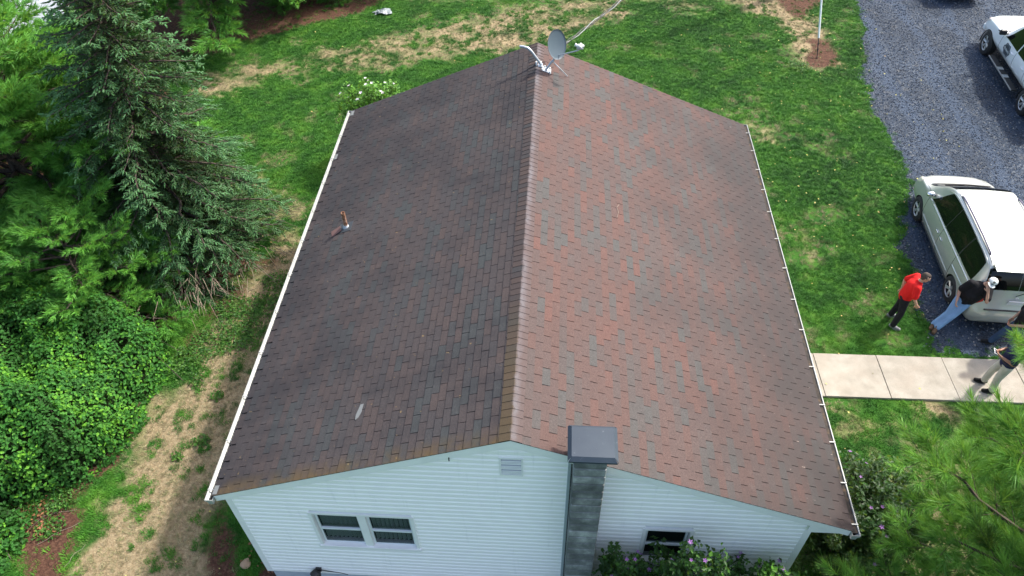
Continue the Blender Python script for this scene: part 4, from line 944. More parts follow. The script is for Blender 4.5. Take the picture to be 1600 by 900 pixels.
def shrub(name, c, rad, n, ls, m, fm, nf, label, seed, fs=.042, tint0=.35, cut=None, bright=None):
    g = np.random.default_rng(seed); t = empty(name, (c[0], c[1], 0), label=label, category='bush'); cen = np.array([0, 0, c[2]])
    # upright leafy shoots spreading from the base
    ns = int(60*rad[0]*rad[1]/1.0)+24; P, N_, T, st, tips = [], [], [], [], []
    for i in range(ns):
        u = g.normal(size=3); u[2] = abs(u[2])*1.1; u /= np.linalg.norm(u); rr = g.uniform(.72, 1.08); tip = cen+u*np.array(rad)*rr; b0 = np.array([u[0]*rad[0]*.25, u[1]*rad[1]*.25, 0.02])
        if cut is not None and not cut(tip+np.array([c[0], c[1], 0])): continue
        tips.append(tip); mid = (b0+tip)/2+np.array([0, 0, .12*rad[2]]); st += [(b0, mid, .012, .009), (mid, tip, .009, .004)]
        k = int(n/ns); q = 1-.85*g.random(k)**1.5; tt = q[:, None]; p = (1-tt)**2*b0+2*tt*(1-tt)*mid+tt*tt*tip+g.normal(0, 1, (k, 3))*(.06+.10*(1-q))[:, None]
        P.append(p); N_.append(g.normal(0, .6, (k, 3))+[0, 0, .8]+u*.4); T.append(tint0+.42*(q-.75)+g.normal(0, .15, k)+(g.random()-.5)*.3)
    P = np.concatenate(P); N_ = np.concatenate(N_); T = np.concatenate(T)
    if bright is not None: T = T+bright(P+np.array([c[0], c[1], 0]))
    ok = P[:, 2] > .02; P, N_, T = P[ok], N_[ok], T[ok]
    if cut is not None:
        W_ = P+np.array([c[0], c[1], 0]); ok = cut(W_); P, N_, T = P[ok], N_[ok], T[ok]
    leaf_cloud('leaves', P, N_, ls*g.uniform(.65, 1.25, len(P)), m, t, np.clip(T, 0, 1), kind='stuff'); mk('stems', tubes_mesh(st), M_bark, t, kind='stuff')
    tips = np.array(tips); sel = g.permutation(len(tips))[:nf] if nf <= len(tips) else g.integers(0, len(tips), nf)
    for j in sel:
        d = (tips[j]-cen); d /= np.linalg.norm(d)+1e-9; d = d+np.array([0, -.15, .5]); V, F = inst(FLO[0], FLO[1], np.array([[0, 0, 0.]]), rot_to(np.array([d]), np.array([g.random()*6])), np.array([fs*g.uniform(.75, 1.15)]))
        o = mk('flower', (V, F), fm, t, tint=np.full(len(V), g.random())); o.location = tips[j]+g.normal(0, .03, 3)+d*.07
    return t
wallcut = lambda W_: (W_[..., 1] < .10)
yel_b = lambda W_: np.clip((W_[:, 0]-3.3)*.8, 0, .45)*np.clip((fbm(W_[:, 0], W_[:, 1], 1.5, 5)-.45)*6, 0, 1)
shrub('flowering_bush', (1.72, -.45, 1.35), (.60, .50, 1.45), 4600, .085, M_rose, M_fpurple, 14, 'dark flowering bush right beside the block chimney', 31, cut=wallcut)
shrub('flowering_bush', (2.65, -.45, 1.6), (.80, .50, 1.75), 5600, .085, M_rose, M_fpurple, 15, 'flowering bush hiding the lower half of the single window', 32, cut=wallcut)
shrub('flowering_bush', (3.85, -.45, 1.35), (.90, .50, 1.45), 5200, .085, M_rose, M_fpurple, 15, 'flowering bush with yellow-green shoots under the right part of the gable wall', 33, cut=wallcut, bright=yel_b)
shrub('flowering_bush', (5.95, 1.15, 1.0), (1.35, 1.25, 1.55), 26000, .085, M_rose, M_fpurple, 16, 'large dark bush with mauve flowers below the right front roof corner', 34, tint0=.18, cut=lambda W_: (W_[..., 0] > 4.62) | (W_[..., 1] < .1))
shrub('flowering_bush', (-4.8, 13.1, 1.35), (1.15, .9, 1.45), 9000, .10, M_rose, M_fpink, 26, 'light green bush with white flowers behind the far left roof corner', 35, tint0=.85, fs=.06)
print('FOLIAGE', counts)
# dead brown twigs below the spruce
st = []
for i in range(420):
    a = RNG.uniform(-1.9, .6); r = RNG.uniform(.8, 3.0); p = np.array([-9.45+r*cos(a), 9.1+r*sin(a), RNG.uniform(.1, .9)]); d = np.array([cos(a), sin(a), RNG.uniform(-.5, .1)])+RNG.normal(0, .35, 3); st.append((p, p+d*RNG.uniform(.15, .5), .008, .003))
mk('dead_twigs', tubes_mesh(st, 3), M_dead, kind='stuff', label='bare brown twigs under the lowest branches of the spruce', category='twigs')
# twigs lying on the bottom left soil
for (x, y, a, l, lb) in ((-9.35, .55, .7, .8, 'long thin dry stick on the brown soil in the bottom left'), (-8.6, .15, 1.2, .5, 'short dry stick at the edge of the straw-coloured lawn'), (-9.5, 1.15, .3, .6, 'crooked twig lying just below the big hedge')):
    pts = [(x+cos(a)*l*q+.03*sin(q*9), y+sin(a)*l*q, .03+.02*sin(q*5)) for q in np.linspace(0, 1, 6)]; twig(pts, lb)
# ------------------------------------------------------------------ vehicles
def paint(name, c, rough=0.3, metal=0.0, coat=0.6):
    return mat(name, c, rough, metal, 0.5, Coat_Weight=coat, Coat_Roughness=0.08)
M_tyre = mat('black_tyre_rubber', (0.018, 0.018, 0.019), 0.8); M_rim = mat('silver_alloy_rim', (0.55, 0.56, 0.57), 0.3, 0.6); M_well = mat('dark_wheel_well', (0.008, 0.008, 0.009), 0.95)
M_cglass = mat('tinted_car_glass', (0.004, 0.005, 0.005), 0.04, spec=0.32); M_trim = mat('black_plastic_trim', (0.015, 0.015, 0.016), 0.5); M_seam = mat('gap_shadow_strip', (0.02, 0.024, 0.022), 0.9)  # M_seam: dark strips on the body, gap shade put in as colour
M_chrome = mat('bright_chrome', (0.75, 0.76, 0.77), 0.15, 0.9); M_red = mat('red_tail_lens', (0.42, 0.015, 0.02), 0.15); M_clear = mat('clear_lamp_lens', (0.72, 0.66, 0.62), 0.12); M_rail = mat('purple_grey_roof_rail', (0.10, 0.09, 0.14), 0.4)
M_hlens = mat('headlamp_lens', (0.62, 0.60, 0.50), 0.15)
class Body:
    """car body as a surface S(x, v): stations along x, half cross-section v 0..7"""
    KEYS = ('zb', 'wb', 'wm', 'zm', 'ws', 'zs', 'wt', 'zt', 'cr')
    def __init__(s, st):
        s.x = np.array([q[0] for q in st]); s.d = np.array([q[1:] for q in st], float)
        # monotone (Fritsch-Carlson) slopes
        h = np.diff(s.x)[:, None]; m = np.diff(s.d, axis=0)/h; t = np.zeros_like(s.d); t[0] = m[0]; t[-1] = m[-1]
        for i in range(1, len(s.x)-1):
            a, b = m[i-1], m[i]; t[i] = np.where(a*b > 0, 2*a*b/(a+b+1e-12*np.sign(a+b+1e-15)), 0)
        s.t = t
    def par(s, x):
        i = int(np.clip(np.searchsorted(s.x, x)-1, 0, len(s.x)-2)); h = s.x[i+1]-s.x[i]; u = np.clip((x-s.x[i])/h, 0, 1)
        h00 = 2*u**3-3*u*u+1; h10 = u**3-2*u*u+u; h01 = -2*u**3+3*u*u; h11 = u**3-u*u
        return h00*s.d[i]+h10*h*s.t[i]+h01*s.d[i+1]+h11*h*s.t[i+1]
    def sec(s, x):
        zb, wb, wm, zm, ws, zs, wt, zt, cr = s.par(x)
        return np.array([(0, zb), (wb*.9, zb), (wb, zb+.07), (wm, zm), (ws, zs), (wt, zt-.035), (wt-.13, zt+.005), (0, zt+cr)])
    def S(s, x, v, side=1, off=0.0):
        Q = s.sec(x); v = np.clip(v, 0, 6.999); i = int(v); u = v-i
        P = [Q[max(i-1, 0)] if i > 0 else Q[0]*2-Q[1], Q[i], Q[i+1], Q[min(i+2, 7)] if i < 6 else Q[7]*np.array([1, 1])+(Q[7]-Q[6])*np.array([1, -1])*np.array([1, 1])]
        tens = .35 if i in (3, 4, 5) else .45
        m1 = (P[2]-P[0])*tens; m2 = (P[3]-P[1])*tens; lim = np.linalg.norm(P[2]-P[1])*1.0
        for m_ in (m1, m2):
            l = np.linalg.norm(m_); 
            if l > lim: m_ *= lim/l
        h00 = 2*u**3-3*u*u+1; h10 = u**3-2*u*u+u; h01 = -2*u**3+3*u*u; h11 = u**3-u*u
        q = h00*P[1]+h10*m1+h01*P[2]+h11*m2; p = np.array([x, side*q[0], q[1]])
        if off:
            e = .01; a = s.S(x+e, v, side)-s.S(x-e, v, side); b = s.S(x, min(v+.03, 6.99), side)-s.S(x, max(v-.03, 0), side); n = -np.cross(a, b)*side; n /= np.linalg.norm(n)+1e-12
            p = p+n*off
        return p
    def mesh(s, nx=74, nv=5):
        xs = np.unique(np.concatenate([np.linspace(s.x[0], s.x[-1], nx), s.x])); vs = np.linspace(0, 6.999, 7*nv+1)
        R = [np.concatenate([[s.S(x, v, 1) for v in vs], [s.S(x, v, -1) for v in vs[::-1]][1:-1]]) for x in xs]; n = len(R[0]); V = np.concatenate(R); F = []
        for i in range(len(xs)-1):
            for k in range(n): k2 = (k+1) % n; F.append((i*n+k, (i+1)*n+k, (i+1)*n+k2, i*n+k2))
        F.append(tuple(range(n))); F.append(tuple((len(xs)-1)*n+k for k in range(n))[::-1]); return V, F
    def patch(s, quad, nu=10, nv=6, off=.004, side=1, rnd=0.0):
        """quad: four (x,v) corners; bilinear patch offset from the surface"""
        a, b, c, d = [np.array(q, float) for q in quad]; V = []
        for i in range(nu+1):
            for j in range(nv+1):
                u, w = i/nu, j/nv
                if rnd:  # squircle inset of the corners
                    uu, ww = 2*u-1, 2*w-1; k = 1-rnd*(uu*uu*ww*ww); uu *= k; ww *= k; u, w = (uu+1)/2, (ww+1)/2
                q = (a*(1-u)+b*u)*(1-w)+(d*(1-u)+c*u)*w; V.append(s.S(q[0], q[1], side, off))
        F = [(i*(nv+1)+j, (i+1)*(nv+1)+j, (i+1)*(nv+1)+j+1, i*(nv+1)+j+1) for i in range(nu) for j in range(nv)]; return V, F
    def line(s, pts, side=1, off=.002, r=.005, n=24):
        P = np.array(pts, float); t = np.linspace(0, 1, n); seg = np.linspace(0, 1, len(P)); L_ = [s.S(np.interp(q, seg, P[:, 0]), np.interp(q, seg, P[:, 1]), side, off) for q in t]; return tube(L_, r, 5)
def wheel(parent, x, y, r, w, side, spokes=5, rot=0.2):
    e = empty('wheel', (x, y, r), parent=parent); sg = side
    prof = [(r*.60, -w/2), (r*.90, -w/2), (r*.98, -w*.38), (r, -w*.2), (r, w*.2), (r*.98, w*.38), (r*.90, w/2), (r*.62, w/2)]
    mk('tyre', lathe(prof, 36, 'y', False), M_tyre, e, smooth=True)
    rp = [(r*.63, -w*.45), (r*.63, w*.42), (r*.60, w*.42), (r*.57, 0), (r*.56, -w*.3), (0.001, -w*.3)]
    V, F = lathe(rp, 36, 'y', False); V[:, 1] *= sg; mk('rim_barrel', (V, F), M_trim, e)
    rim = [lathe([(r*.64, w*.40), (r*.645, w*.44), (r*.60, w*.45), (r*.575, w*.40)], 36, 'y', False), lathe([(.001, w*.36), (.05, w*.36), (.055, w*.30), (.055, w*.2)], 16, 'y', False)]
    for i in range(spokes):
        a = 2*pi*i/spokes+rot
        for da in (-.13, .13):
            c, s_ = cos(a+da*.4), sin(a+da*.4); c2, s2 = cos(a+da), sin(a+da); rim.append(tube([(c*.03, w*.30, s_*.03), (c2*r*.60, w*.40, s2*r*.60)], [.020, .016], 6))
    V, F = join(rim); V = V*np.array([1, sg, 1]); mk('rim', (V, F), M_rim, e, smooth=False); return e
def finish_body(o, wheels, r):
    for x, w_ in wheels:
        for sg in (1, -1):
            c = mk('cutter', lathe([(r, -.22), (r, .22)], 40, 'y'), M_well); c.location = (x, sg*(w_-.02), r-.045); c.data.materials.clear(); c.data.materials.append(M_well)
            if len(o.data.materials) < 2: o.data.materials.append(M_well)
            fix_normals(c); bpy.context.view_layer.update()
            m = o.modifiers.new('arch', 'BOOLEAN'); m.operation = 'DIFFERENCE'; m.object = c; m.solver = 'EXACT'; m.material_mode = 'TRANSFER'; apply_mods(o); bpy.data.objects.remove(c)
    for p in o.data.polygons: p.use_smooth = True
    bmx = bmesh.new(); bmx.from_mesh(o.data)
    for e in bmx.edges:
        if len(e.link_faces) == 2 and e.calc_face_angle(0) > radians(38): e.smooth = False
    bmx.to_mesh(o.data); bmx.free()
def place_vehicle(root, rear, front):
    """rear / front: ground points under the rear and front axle middles (xy)"""
    d = np.array(front)-np.array(rear); return d
def P2(name, VF, m, par, **k): return mk(name, VF, m, par, smooth=True, **k)

# ---- silver minivan
van_st = [ # x, zb, wb, wm, zm, ws, zs, wt, zt, cr
 (-2.56, .40, .55, .66, .52, .64, .60, .58, .64, .0), (-2.53, .33, .70, .82, .50, .82, .66, .72, .71, .0), (-2.47, .27, .80, .90, .50, .90, .76, .78, .84, .0),
 (-2.40, .25, .84, .935, .52, .91, .92, .78, 1.02, .01), (-2.30, .24, .86, .95, .54, .925, 1.00, .76, 1.30, .02), (-2.16, .23, .88, .96, .55, .93, 1.03, .73, 1.58, .02), (-2.02, .22, .89, .965, .56, .935, 1.04, .71, 1.70, .025),
 (-1.7, .21, .90, .97, .56, .94, 1.045, .71, 1.745, .03), (-.8, .20, .90, .975, .56, .945, 1.04, .72, 1.76, .035), (.1, .20, .90, .975, .56, .945, 1.02, .72, 1.75, .035), (.6, .20, .90, .97, .56, .94, 1.005, .71, 1.70, .03),
 (.95, .20, .90, .97, .56, .935, .99, .72, 1.56, .03), (1.35, .20, .89, .965, .56, .925, .975, .76, 1.28, .03), (1.72, .20, .88, .96, .56, .905, .955, .80, 1.045, .03), (2.0, .20, .86, .945, .55, .87, .90, .76, .965, .03),
 (2.3, .21, .82, .90, .52, .81, .80, .69, .87, .03), (2.48, .23, .76, .83, .50, .74, .70, .62, .755, .02), (2.57, .28, .66, .72, .48, .64, .60, .52, .64, .01), (2.60, .34, .55, .60, .46, .54, .54, .44, .57, .0)]
def build_van():
    B = Body(van_st); root = empty('minivan', (0, 0, 0)); M_sv = mat('silver_beige_paint', rough=0.32, metal=0.35, spec=0.5, Coat_Weight=0.7, Coat_Roughness=0.06, build=lambda nt, b: nt.links.new(NB(nt).ramp(NB(nt).noise(NB(nt).obj(), 3, 4), [(.3, (.42, .44, .41)), (.7, (.47, .485, .45))]), b.inputs['Base Color']))
    body = mk('body', B.mesh(), M_sv, root); fix_normals(body); WB = (-1.52, 1.53); finish_body(body, [(WB[0], .93), (WB[1], .93)], .375)
    for x in WB:
        for sg in (1, -1): wheel(root, x, sg*.865, .335, .22, sg, 5, .3 if x > 0 else .8)
    P2('windscreen', join([B.patch([(.72, 5.35), (1.66, 5.2), (1.66, 6.99), (.72, 6.99)], 12, 8, .005, 1), B.patch([(.72, 5.35), (1.66, 5.2), (1.66, 6.99), (.72, 6.99)], 12, 8, .005, -1)]), M_cglass, root)
    P2('rear_window', join([B.patch([(-2.34, 5.05), (-2.10, 5.1), (-2.10, 6.99), (-2.34, 6.99)], 10, 8, .006, sg) for sg in (1, -1)]), M_cglass, root)
    for sg in (1, -1):
        P2('side_window', B.patch([(-2.02, 4.16), (-1.12, 4.14), (-1.12, 4.88), (-1.92, 4.86)], 8, 6, .006, sg, .06), M_cglass, root)
        P2('side_window', B.patch([(-1.09, 4.14), (-.10, 4.12), (-.10, 4.90), (-1.09, 4.89)], 8, 6, .006, sg), M_cglass, root)
        P2('side_window', B.patch([(-.07, 4.12), (1.10, 4.14), (.60, 4.86), (-.07, 4.90)], 8, 6, .006, sg), M_cglass, root)
        for xa, xb in ((-1.20, -1.02), (-.16, .0)): P2('window_pillar', B.patch([(xa, 4.14), (xb, 4.14), (xb, 4.89), (xa, 4.88)], 3, 6, .0045, sg), M_trim, root)
        P2('window_trim', join([B.line([(-2.05, 4.05), (-1, 4.03), (1.25, 4.06)], sg, .006, .010), B.line([(-2.0, 4.93), (-.5, 4.97), (.45, 4.95), (.8, 4.8)], sg, .006, .008)]), M_chrome if sg > 0 else M_chrome, root)
        for pts in ([(1.18, 1.95), (1.20, 3.0), (1.24, 4.05)], [(-.08, 1.9), (-.08, 3), (-.08, 4.1)], [(-1.11, 2.1), (-1.13, 3), (-1.10, 4.1)], [(-1.11, 2.1), (-.8, 1.92), (1.0, 1.9), (1.18, 1.98)], [(1.12, 4.02), (1.75, 4.6), (1.72, 5.3)]):
            mk('panel_gap', B.line(pts, sg, .001, .0045), M_seam, root)
        mk('slide_rail', B.line([(-2.2, 3.58), (-1.15, 3.55)], sg, .002, .008), M_chrome, root)
        mk('side_moulding', B.line([(-1.05, 2.85), (0, 2.82), (1.1, 2.85)], sg, .004, .012), M_sv, root)
        mk('rocker_trim', B.line([(-1.1, 2.05), (0, 2.02), (1.1, 2.05)], sg, .006, .022), M_trim, root)
        for x in (-.22, .08) if sg > 0 else (-.22, .08):
            p = B.S(x, 3.55, sg, .018); h = empty('door_handle', tuple(p), parent=root); mk('grip', xf(box(-.075, -.012, -.014, .075, .012, .014, .006), (0, 0, 0)), M_chrome, h)
        p = B.S(1.12, 4.3, sg, .12); mr = empty('mirror', tuple(p), parent=root); mk('shell', sphere((0, 0, 0), .10, 16, 10, (.75, 1.15, .72)), M_chrome, mr, smooth=True); mk('stalk', box(-.03, -.14 if sg > 0 else .04, -.05, .03, -.04 if sg > 0 else .14, .0, .006), M_trim, mr)
        # roof rack rail
        pts = [B.S(x, 5.55, sg, h) for x, h in ((-1.75, .0), (-1.70, .035), (-1.2, .05), (-.6, .055), (0.0, .05), (.30, .03), (.36, .0))]
        mk('roof_rail', tube(pts, .020, 8), M_rail, root, smooth=True)
        mk('roof_channel', B.line([(-2.0, 5.35), (.5, 5.35)], sg, .001, .006), M_seam, root)
        # lamps
        P2('tail_lamp', B.patch([(-2.47, 3.72), (-2.14, 3.80), (-2.16, 4.06), (-2.40, 4.12)], 8, 6, .008, sg, .05), M_red, root)
        P2('tail_lamp', B.patch([(-2.452, 4.10), (-2.385, 4.12), (-2.380, 5.75), (-2.442, 5.75)], 6, 8, .012, sg, .03), M_red, root)
        P2('reversing_lamp', B.patch([(-2.408, 4.35), (-2.390, 4.38), (-2.388, 5.45), (-2.404, 5.45)], 4, 6, .018, sg, .05), M_clear, root)
        P2('headlamp', B.patch([(2.08, 3.75), (2.50, 3.4), (2.52, 4.1), (2.16, 4.55)], 8, 6, .008, sg, .06), M_hlens, root)
    mk('wiper', tube([B.S(1.60, 6.3, 1, .02), B.S(1.66, 6.9, -1, .02), B.S(1.66, 6.0, -1, .02)], .012, 6), M_trim, root)
    mk('cowl', join([B.patch([(1.68, 5.3), (1.78, 5.3), (1.78, 6.99), (1.68, 6.99)], 3, 8, .004, sg) for sg in (1, -1)]), M_trim, root)
    mk('spoiler', xf(box(-.14, -.66, -.015, .10, .66, .015, .01), (-2.13, 0, 1.725), (0, radians(-8), 0)), M_sv, root)
    mk('rear_wiper', tube([(-2.43, .05, 1.12), (-2.36, -.30, 1.25)], .010, 6), M_trim, root)
    mk('bumper_step', xf(box(-.05, -.62, -.012, .05, .62, .012, .006), (-2.50, 0, .735)), M_trim, root)
    mk('plate', xf(box(-.006, -.16, -.08, .006, .16, .08), (-2.47, 0, .93), (0, radians(-14), 0)), mat('pale_number_plate', (.6, .62, .66), .5), root)
    mk('badge', xf(box(-.004, -.035, -.022, .004, .035, .022, .004), (-2.435, 0, 1.07), (0, radians(-10), 0)), M_chrome, root)
    mk('underbody', box(-2.2, -.72, .17, 2.2, .72, .26), M_well, root)
    return root, WB
van, WB = build_van()
van['label'] = 'silver-beige minivan with dark windows parked at the lawn edge behind two men'; van['category'] = 'minivan'
def put(root, lr, lf, track):
    """place by the ground contacts of the left rear and left front wheels"""
    d = np.array(lf)-np.array(lr); L = np.linalg.norm(d); d /= L; left = np.array([-d[1], d[0]]); mid = (np.array(lr)+np.array(lf))/2-left*track
    root.location = (mid[0], mid[1], .02); root.rotation_euler = (0, 0, math.atan2(d[1], d[0])); return L
put(van, (10.25, 7.90), (10.42, 11.0), .93)

# ---- white pickup truck
tr_st = [
 (-2.98, .62, .80, .93, .72, .95, .95, .93, 1.12, .0), (-2.94, .55, .84, .97, .72, .97, 1.05, .95, 1.24, .0), (-2.2, .52, .86, .985, .78, .985, 1.10, .96, 1.27, .0), (-1.30, .50, .86, .985, .78, .985, 1.10, .96, 1.27, .0),
 (-1.22, .50, .86, .985, .78, .985, 1.12, .86, 1.40, .01), (-1.10, .50, .86, .985, .78, .985, 1.15, .76, 1.78, .02), (-.95, .50, .86, .985, .78, .985, 1.16, .74, 1.86, .03), (.0, .50, .86, .985, .78, .985, 1.16, .74, 1.90, .035), (.45, .50, .86, .985, .78, .985, 1.16, .74, 1.86, .035),
 (.75, .50, .86, .985, .78, .98, 1.16, .76, 1.68, .035), (1.05, .50, .86, .985, .78, .975, 1.16, .80, 1.40, .035), (1.28, .50, .86, .985, .78, .97, 1.15, .84, 1.24, .04), (1.7, .50, .86, .985, .78, .96, 1.12, .82, 1.20, .045), (2.4, .50, .86, .975, .78, .93, 1.06, .78, 1.15, .04),
 (2.72, .50, .82, .93, .76, .87, .98, .72, 1.07, .03), (2.84, .50, .78, .87, .74, .80, .88, .66, .97, .01), (2.88, .52, .72, .80, .70, .74, .80, .62, .86, .0)]
def build_truck():
    B = Body(tr_st); root = empty('pickup_truck', (0, 0, 0)); M_w = mat('white_truck_paint', (0.72, 0.75, 0.77), 0.3, 0.0, 0.5, Coat_Weight=0.6, Coat_Roughness=0.06)
    body = mk('body', B.mesh(70, 5), M_w, root); fix_normals(body); WBt = (-1.78, 2.02); finish_body(body, [(WBt[0], .95), (WBt[1], .95)], .455)
    for x in WBt:
        for sg in (1, -1):
            wheel(root, x, sg*.87, .405, .27, sg, 6, .15)
            a = np.linspace(radians(-12), radians(192), 22); mk('wheel_flare', tube([(x+.47*cos(q), sg*.985, .36+.455*sin(q)) for q in a], .022, 6), M_trim, root)
    P2('windscreen', join([B.patch([(.50, 5.3), (1.20, 5.2), (1.20, 6.99), (.50, 6.99)], 12, 8, .005, sg) for sg in (1, -1)]), M_cglass, root)
    P2('rear_window', join([B.patch([(-1.20, 5.3), (-1.12, 5.3), (-1.12, 6.99), (-1.20, 6.99)], 4, 8, .006, sg) for sg in (1, -1)]), M_cglass, root)
    for sg in (1, -1):
        P2('side_window', B.patch([(-1.05, 4.14), (-.16, 4.12), (-.16, 4.88), (-.98, 4.84)], 8, 6, .006, sg), M_cglass, root)
        P2('side_window', B.patch([(-.10, 4.12), (.98, 4.14), (.50, 4.86), (-.10, 4.88)], 8, 6, .006, sg), M_cglass, root)
        for pts in ([(1.12, 2.1), (1.14, 3.0), (1.10, 4.05)], [(-.13, 2.05), (-.13, 3), (-.13, 4.1)], [(-1.12, 2.1), (-1.12, 3), (-1.06, 4.1)], [(-1.25, 2.1), (-1.25, 3), (-1.25, 5)], [(1.25, 4.5), (1.9, 4.6), (2.7, 4.6)]):
            mk('panel_gap', B.line(pts, sg, .001, .005), M_seam, root)
        for x in (-.32, .62):
            if x < 0 or True: p = B.S(x-.55 if x > 0 else x-.55, 3.75, sg, .02); h = empty('door_handle', tuple(p), parent=root); mk('grip', box(-.09, -.012, -.015, .09, .012, .015, .006), M_w, h)
        rb = empty('running_board', (.02, sg*1.04, .40), parent=root)
        mk('step', box(-1.12, -.10, -.025, 1.12, .10, .02, .012), M_trim, rb); mk('edge_strip', box(-1.12, sg*.095-.01, -.005, 1.12, sg*.095+.01, .028), mat('worn_step_edge', (.28, .28, .27), .5), rb)
        for x in (-.25, .25): mk('step_pad', box(x-.09, -.095, .021, x+.09, .095, .026), M_chrome, rb)
        p = B.S(1.02, 4.25, sg, .17); mr = empty('mirror', tuple(p), parent=root); mk('shell', box(-.06, -.11, -.085, .06, .11, .085, .03), M_trim, mr); mk('arm', box(-.025, -.20 if sg > 0 else .08, -.07, .025, -.08 if sg > 0 else .2, -.03, .006), M_trim, mr)
        mk('cowl_strip', B.line([(1.23, 5.3), (1.26, 6.0), (1.27, 6.9)], sg, .012, .022), M_trim, root)
        P2('headlamp', B.patch([(2.45, 3.8), (2.78, 3.5), (2.80, 4.2), (2.55, 4.5)], 8, 6, .008, sg, .06), M_clear, root)
        P2('tail_lamp', B.patch([(-2.965, 3.4), (-2.85, 3.4), (-2.85, 4.4), (-2.96, 4.4)], 4, 6, .008, sg), M_red, root)
        mk('fender_badge', B.patch([(1.42, 3.84), (1.62, 3.86), (1.60, 4.02), (1.44, 4.0)], 3, 3, .005, sg), M_trim, root)
    mk('bed_cover', box(-2.9, -.83, 1.262, -1.34, .83, 1.285, .008), M_trim, root)
    mk('grille', xf(box(-.03, -.55, -.16, .03, .55, .16, .012), (2.86, 0, .82), (0, radians(-6), 0)), M_trim, root); mk('bumper', box(2.80, -.85, .50, 3.0, .85, .68, .03), M_w, root); mk('rear_bumper', box(-3.12, -.85, .52, -2.97, .85, .70, .02), M_chrome, root)
    mk('underbody', box(-2.8, -.6, .35, 2.7, .6, .50), M_well, root)
    # door emblem: lobed badge with a slanting banner, small lettering below
    em = empty('door_emblem', (0, 0, 0), parent=root); M_ink = mat('dark_blue_grey_print', (.035, .045, .06), .5); M_inkw = mat('white_print', (.75, .78, .80), .5); M_inkg = mat('grey_print', (.13, .16, .20), .5)
    cx, cv, a0 = .50, 3.50, .26
    def dec(pts, off, m, nm='print'):
        V = [B.S(cx+u, cv+w*1.9, 1, off) for u, w in pts]; c = B.S(cx+sum(u for u, w in pts)/len(pts), cv+1.9*sum(w for u, w in pts)/len(pts), 1, off); V = [c]+V; n_ = len(pts); mk(nm, (V, [(0, 1+i, 1+(i+1) % n_) for i in range(n_)]), m, em)
    n_ = 48; dec([(a0*(1+.09*cos(6*t))*cos(t), a0*(1+.09*cos(6*t))*sin(t)) for t in np.linspace(0, 2*pi, n_, endpoint=False)], .004, M_ink); dec([(a0*.88*(1+.09*cos(6*t))*cos(t), a0*.88*(1+.09*cos(6*t))*sin(t)) for t in np.linspace(0, 2*pi, n_, endpoint=False)], .0055, M_inkg)
    dec([(a0*.74*cos(t), a0*.74*sin(t)) for t in np.linspace(0, 2*pi, 32, endpoint=False)], .007, M_ink)
    dec([(-.27, -.045), (.27, -.075), (.27, .06), (-.27, .09)], .0085, M_ink)
    for k in range(6):   # blocky banner letters seen only as short strokes
        u = -.20+k*.076
        for (x0, w0, x1, w1) in (((0, -.03, .014, .06), (.04, -.03, .054, .06), (0, .045, .054, .06)) if k % 2 == 0 else ((0, -.03, .014, .06), (0, -.03, .054, -.015), (0, .01, .054, .022))):
            dec([(-(u+x0), w0), (-(u+x1), w0), (-(u+x1), w1), (-(u+x0), w1)], .010, M_inkw)
    for k in range(11):
        u = .24-k*.038; dec([(u, -.30), (u-.022, -.30), (u-.022, -.262), (u, -.262)], .004, M_ink)
    for k in range(16):
        u = .27-k*.036; dec([(u, -.385), (u-.020, -.385), (u-.020, -.355), (u, -.355)], .004, M_inkg)
    return root, WBt
truck, WBt = build_truck(); truck['label'] = 'white pickup truck with a round door emblem and a black running board'; truck['category'] = 'pickup truck'
put(truck, (15.28, 16.15), (15.52, 19.95), .95)
# ---- dark car at the top edge
car_st = [
 (-2.30, .38, .60, .72, .50, .68, .68, .60, .76, .0), (-2.24, .28, .78, .86, .50, .84, .80, .72, .93, .01), (-2.0, .24, .82, .89, .52, .87, .90, .72, 1.02, .02), (-1.6, .22, .84, .90, .54, .88, .94, .66, 1.18, .02), (-1.1, .21, .84, .905, .54, .89, .94, .60, 1.40, .03), (-.4, .20, .84, .905, .54, .89, .93, .60, 1.46, .03),
 (.2, .20, .84, .905, .54, .885, .92, .60, 1.40, .03), (.7, .20, .84, .90, .54, .88, .91, .68, 1.14, .03), (1.0, .20, .84, .90, .54, .87, .90, .74, 1.00, .03), (1.6, .21, .82, .88, .52, .83, .84, .70, .90, .03), (2.05, .24, .76, .82, .48, .74, .72, .60, .76, .02), (2.22, .32, .62, .68, .44, .60, .56, .48, .60, .0)]
def build_car():
    B = Body(car_st); root = empty('parked_car', (0, 0, 0)); M_k = paint('black_car_paint', (.008, .009, .011), .25)
    body = mk('body', B.mesh(50, 4), M_k, root); fix_normals(body); finish_body(body, [(-1.4, .88), (1.35, .88)], .35)
    for x in (-1.4, 1.35):
        for sg in (1, -1): wheel(root, x, sg*.80, .315, .20, sg, 5)
    P2('windscreen', join([B.patch([(.22, 5.3), (.92, 5.2), (.92, 6.99), (.22, 6.99)], 8, 6, .005, sg) for sg in (1, -1)]), M_cglass, root)
    P2('rear_window', join([B.patch([(-1.75, 5.2), (-1.15, 5.3), (-1.15, 6.99), (-1.75, 6.99)], 8, 6, .005, sg) for sg in (1, -1)]), M_cglass, root)
    for sg in (1, -1):
        P2('side_window', B.patch([(-1.3, 4.15), (.6, 4.15), (.1, 4.85), (-1.0, 4.85)], 10, 5, .005, sg), M_cglass, root)
        P2('headlamp', B.patch([(1.7, 3.9), (2.1, 3.6), (2.1, 4.2), (1.8, 4.5)], 5, 4, .006, sg), M_clear, root); P2('tail_lamp', B.patch([(-2.27, 3.6), (-2.0, 3.7), (-2.0, 4.2), (-2.25, 4.3)], 5, 4, .006, sg), M_red, root)
    return root
car = build_car(); car['label'] = 'black car at the top edge of the gravel, only its underside edge visible'; car['category'] = 'car'
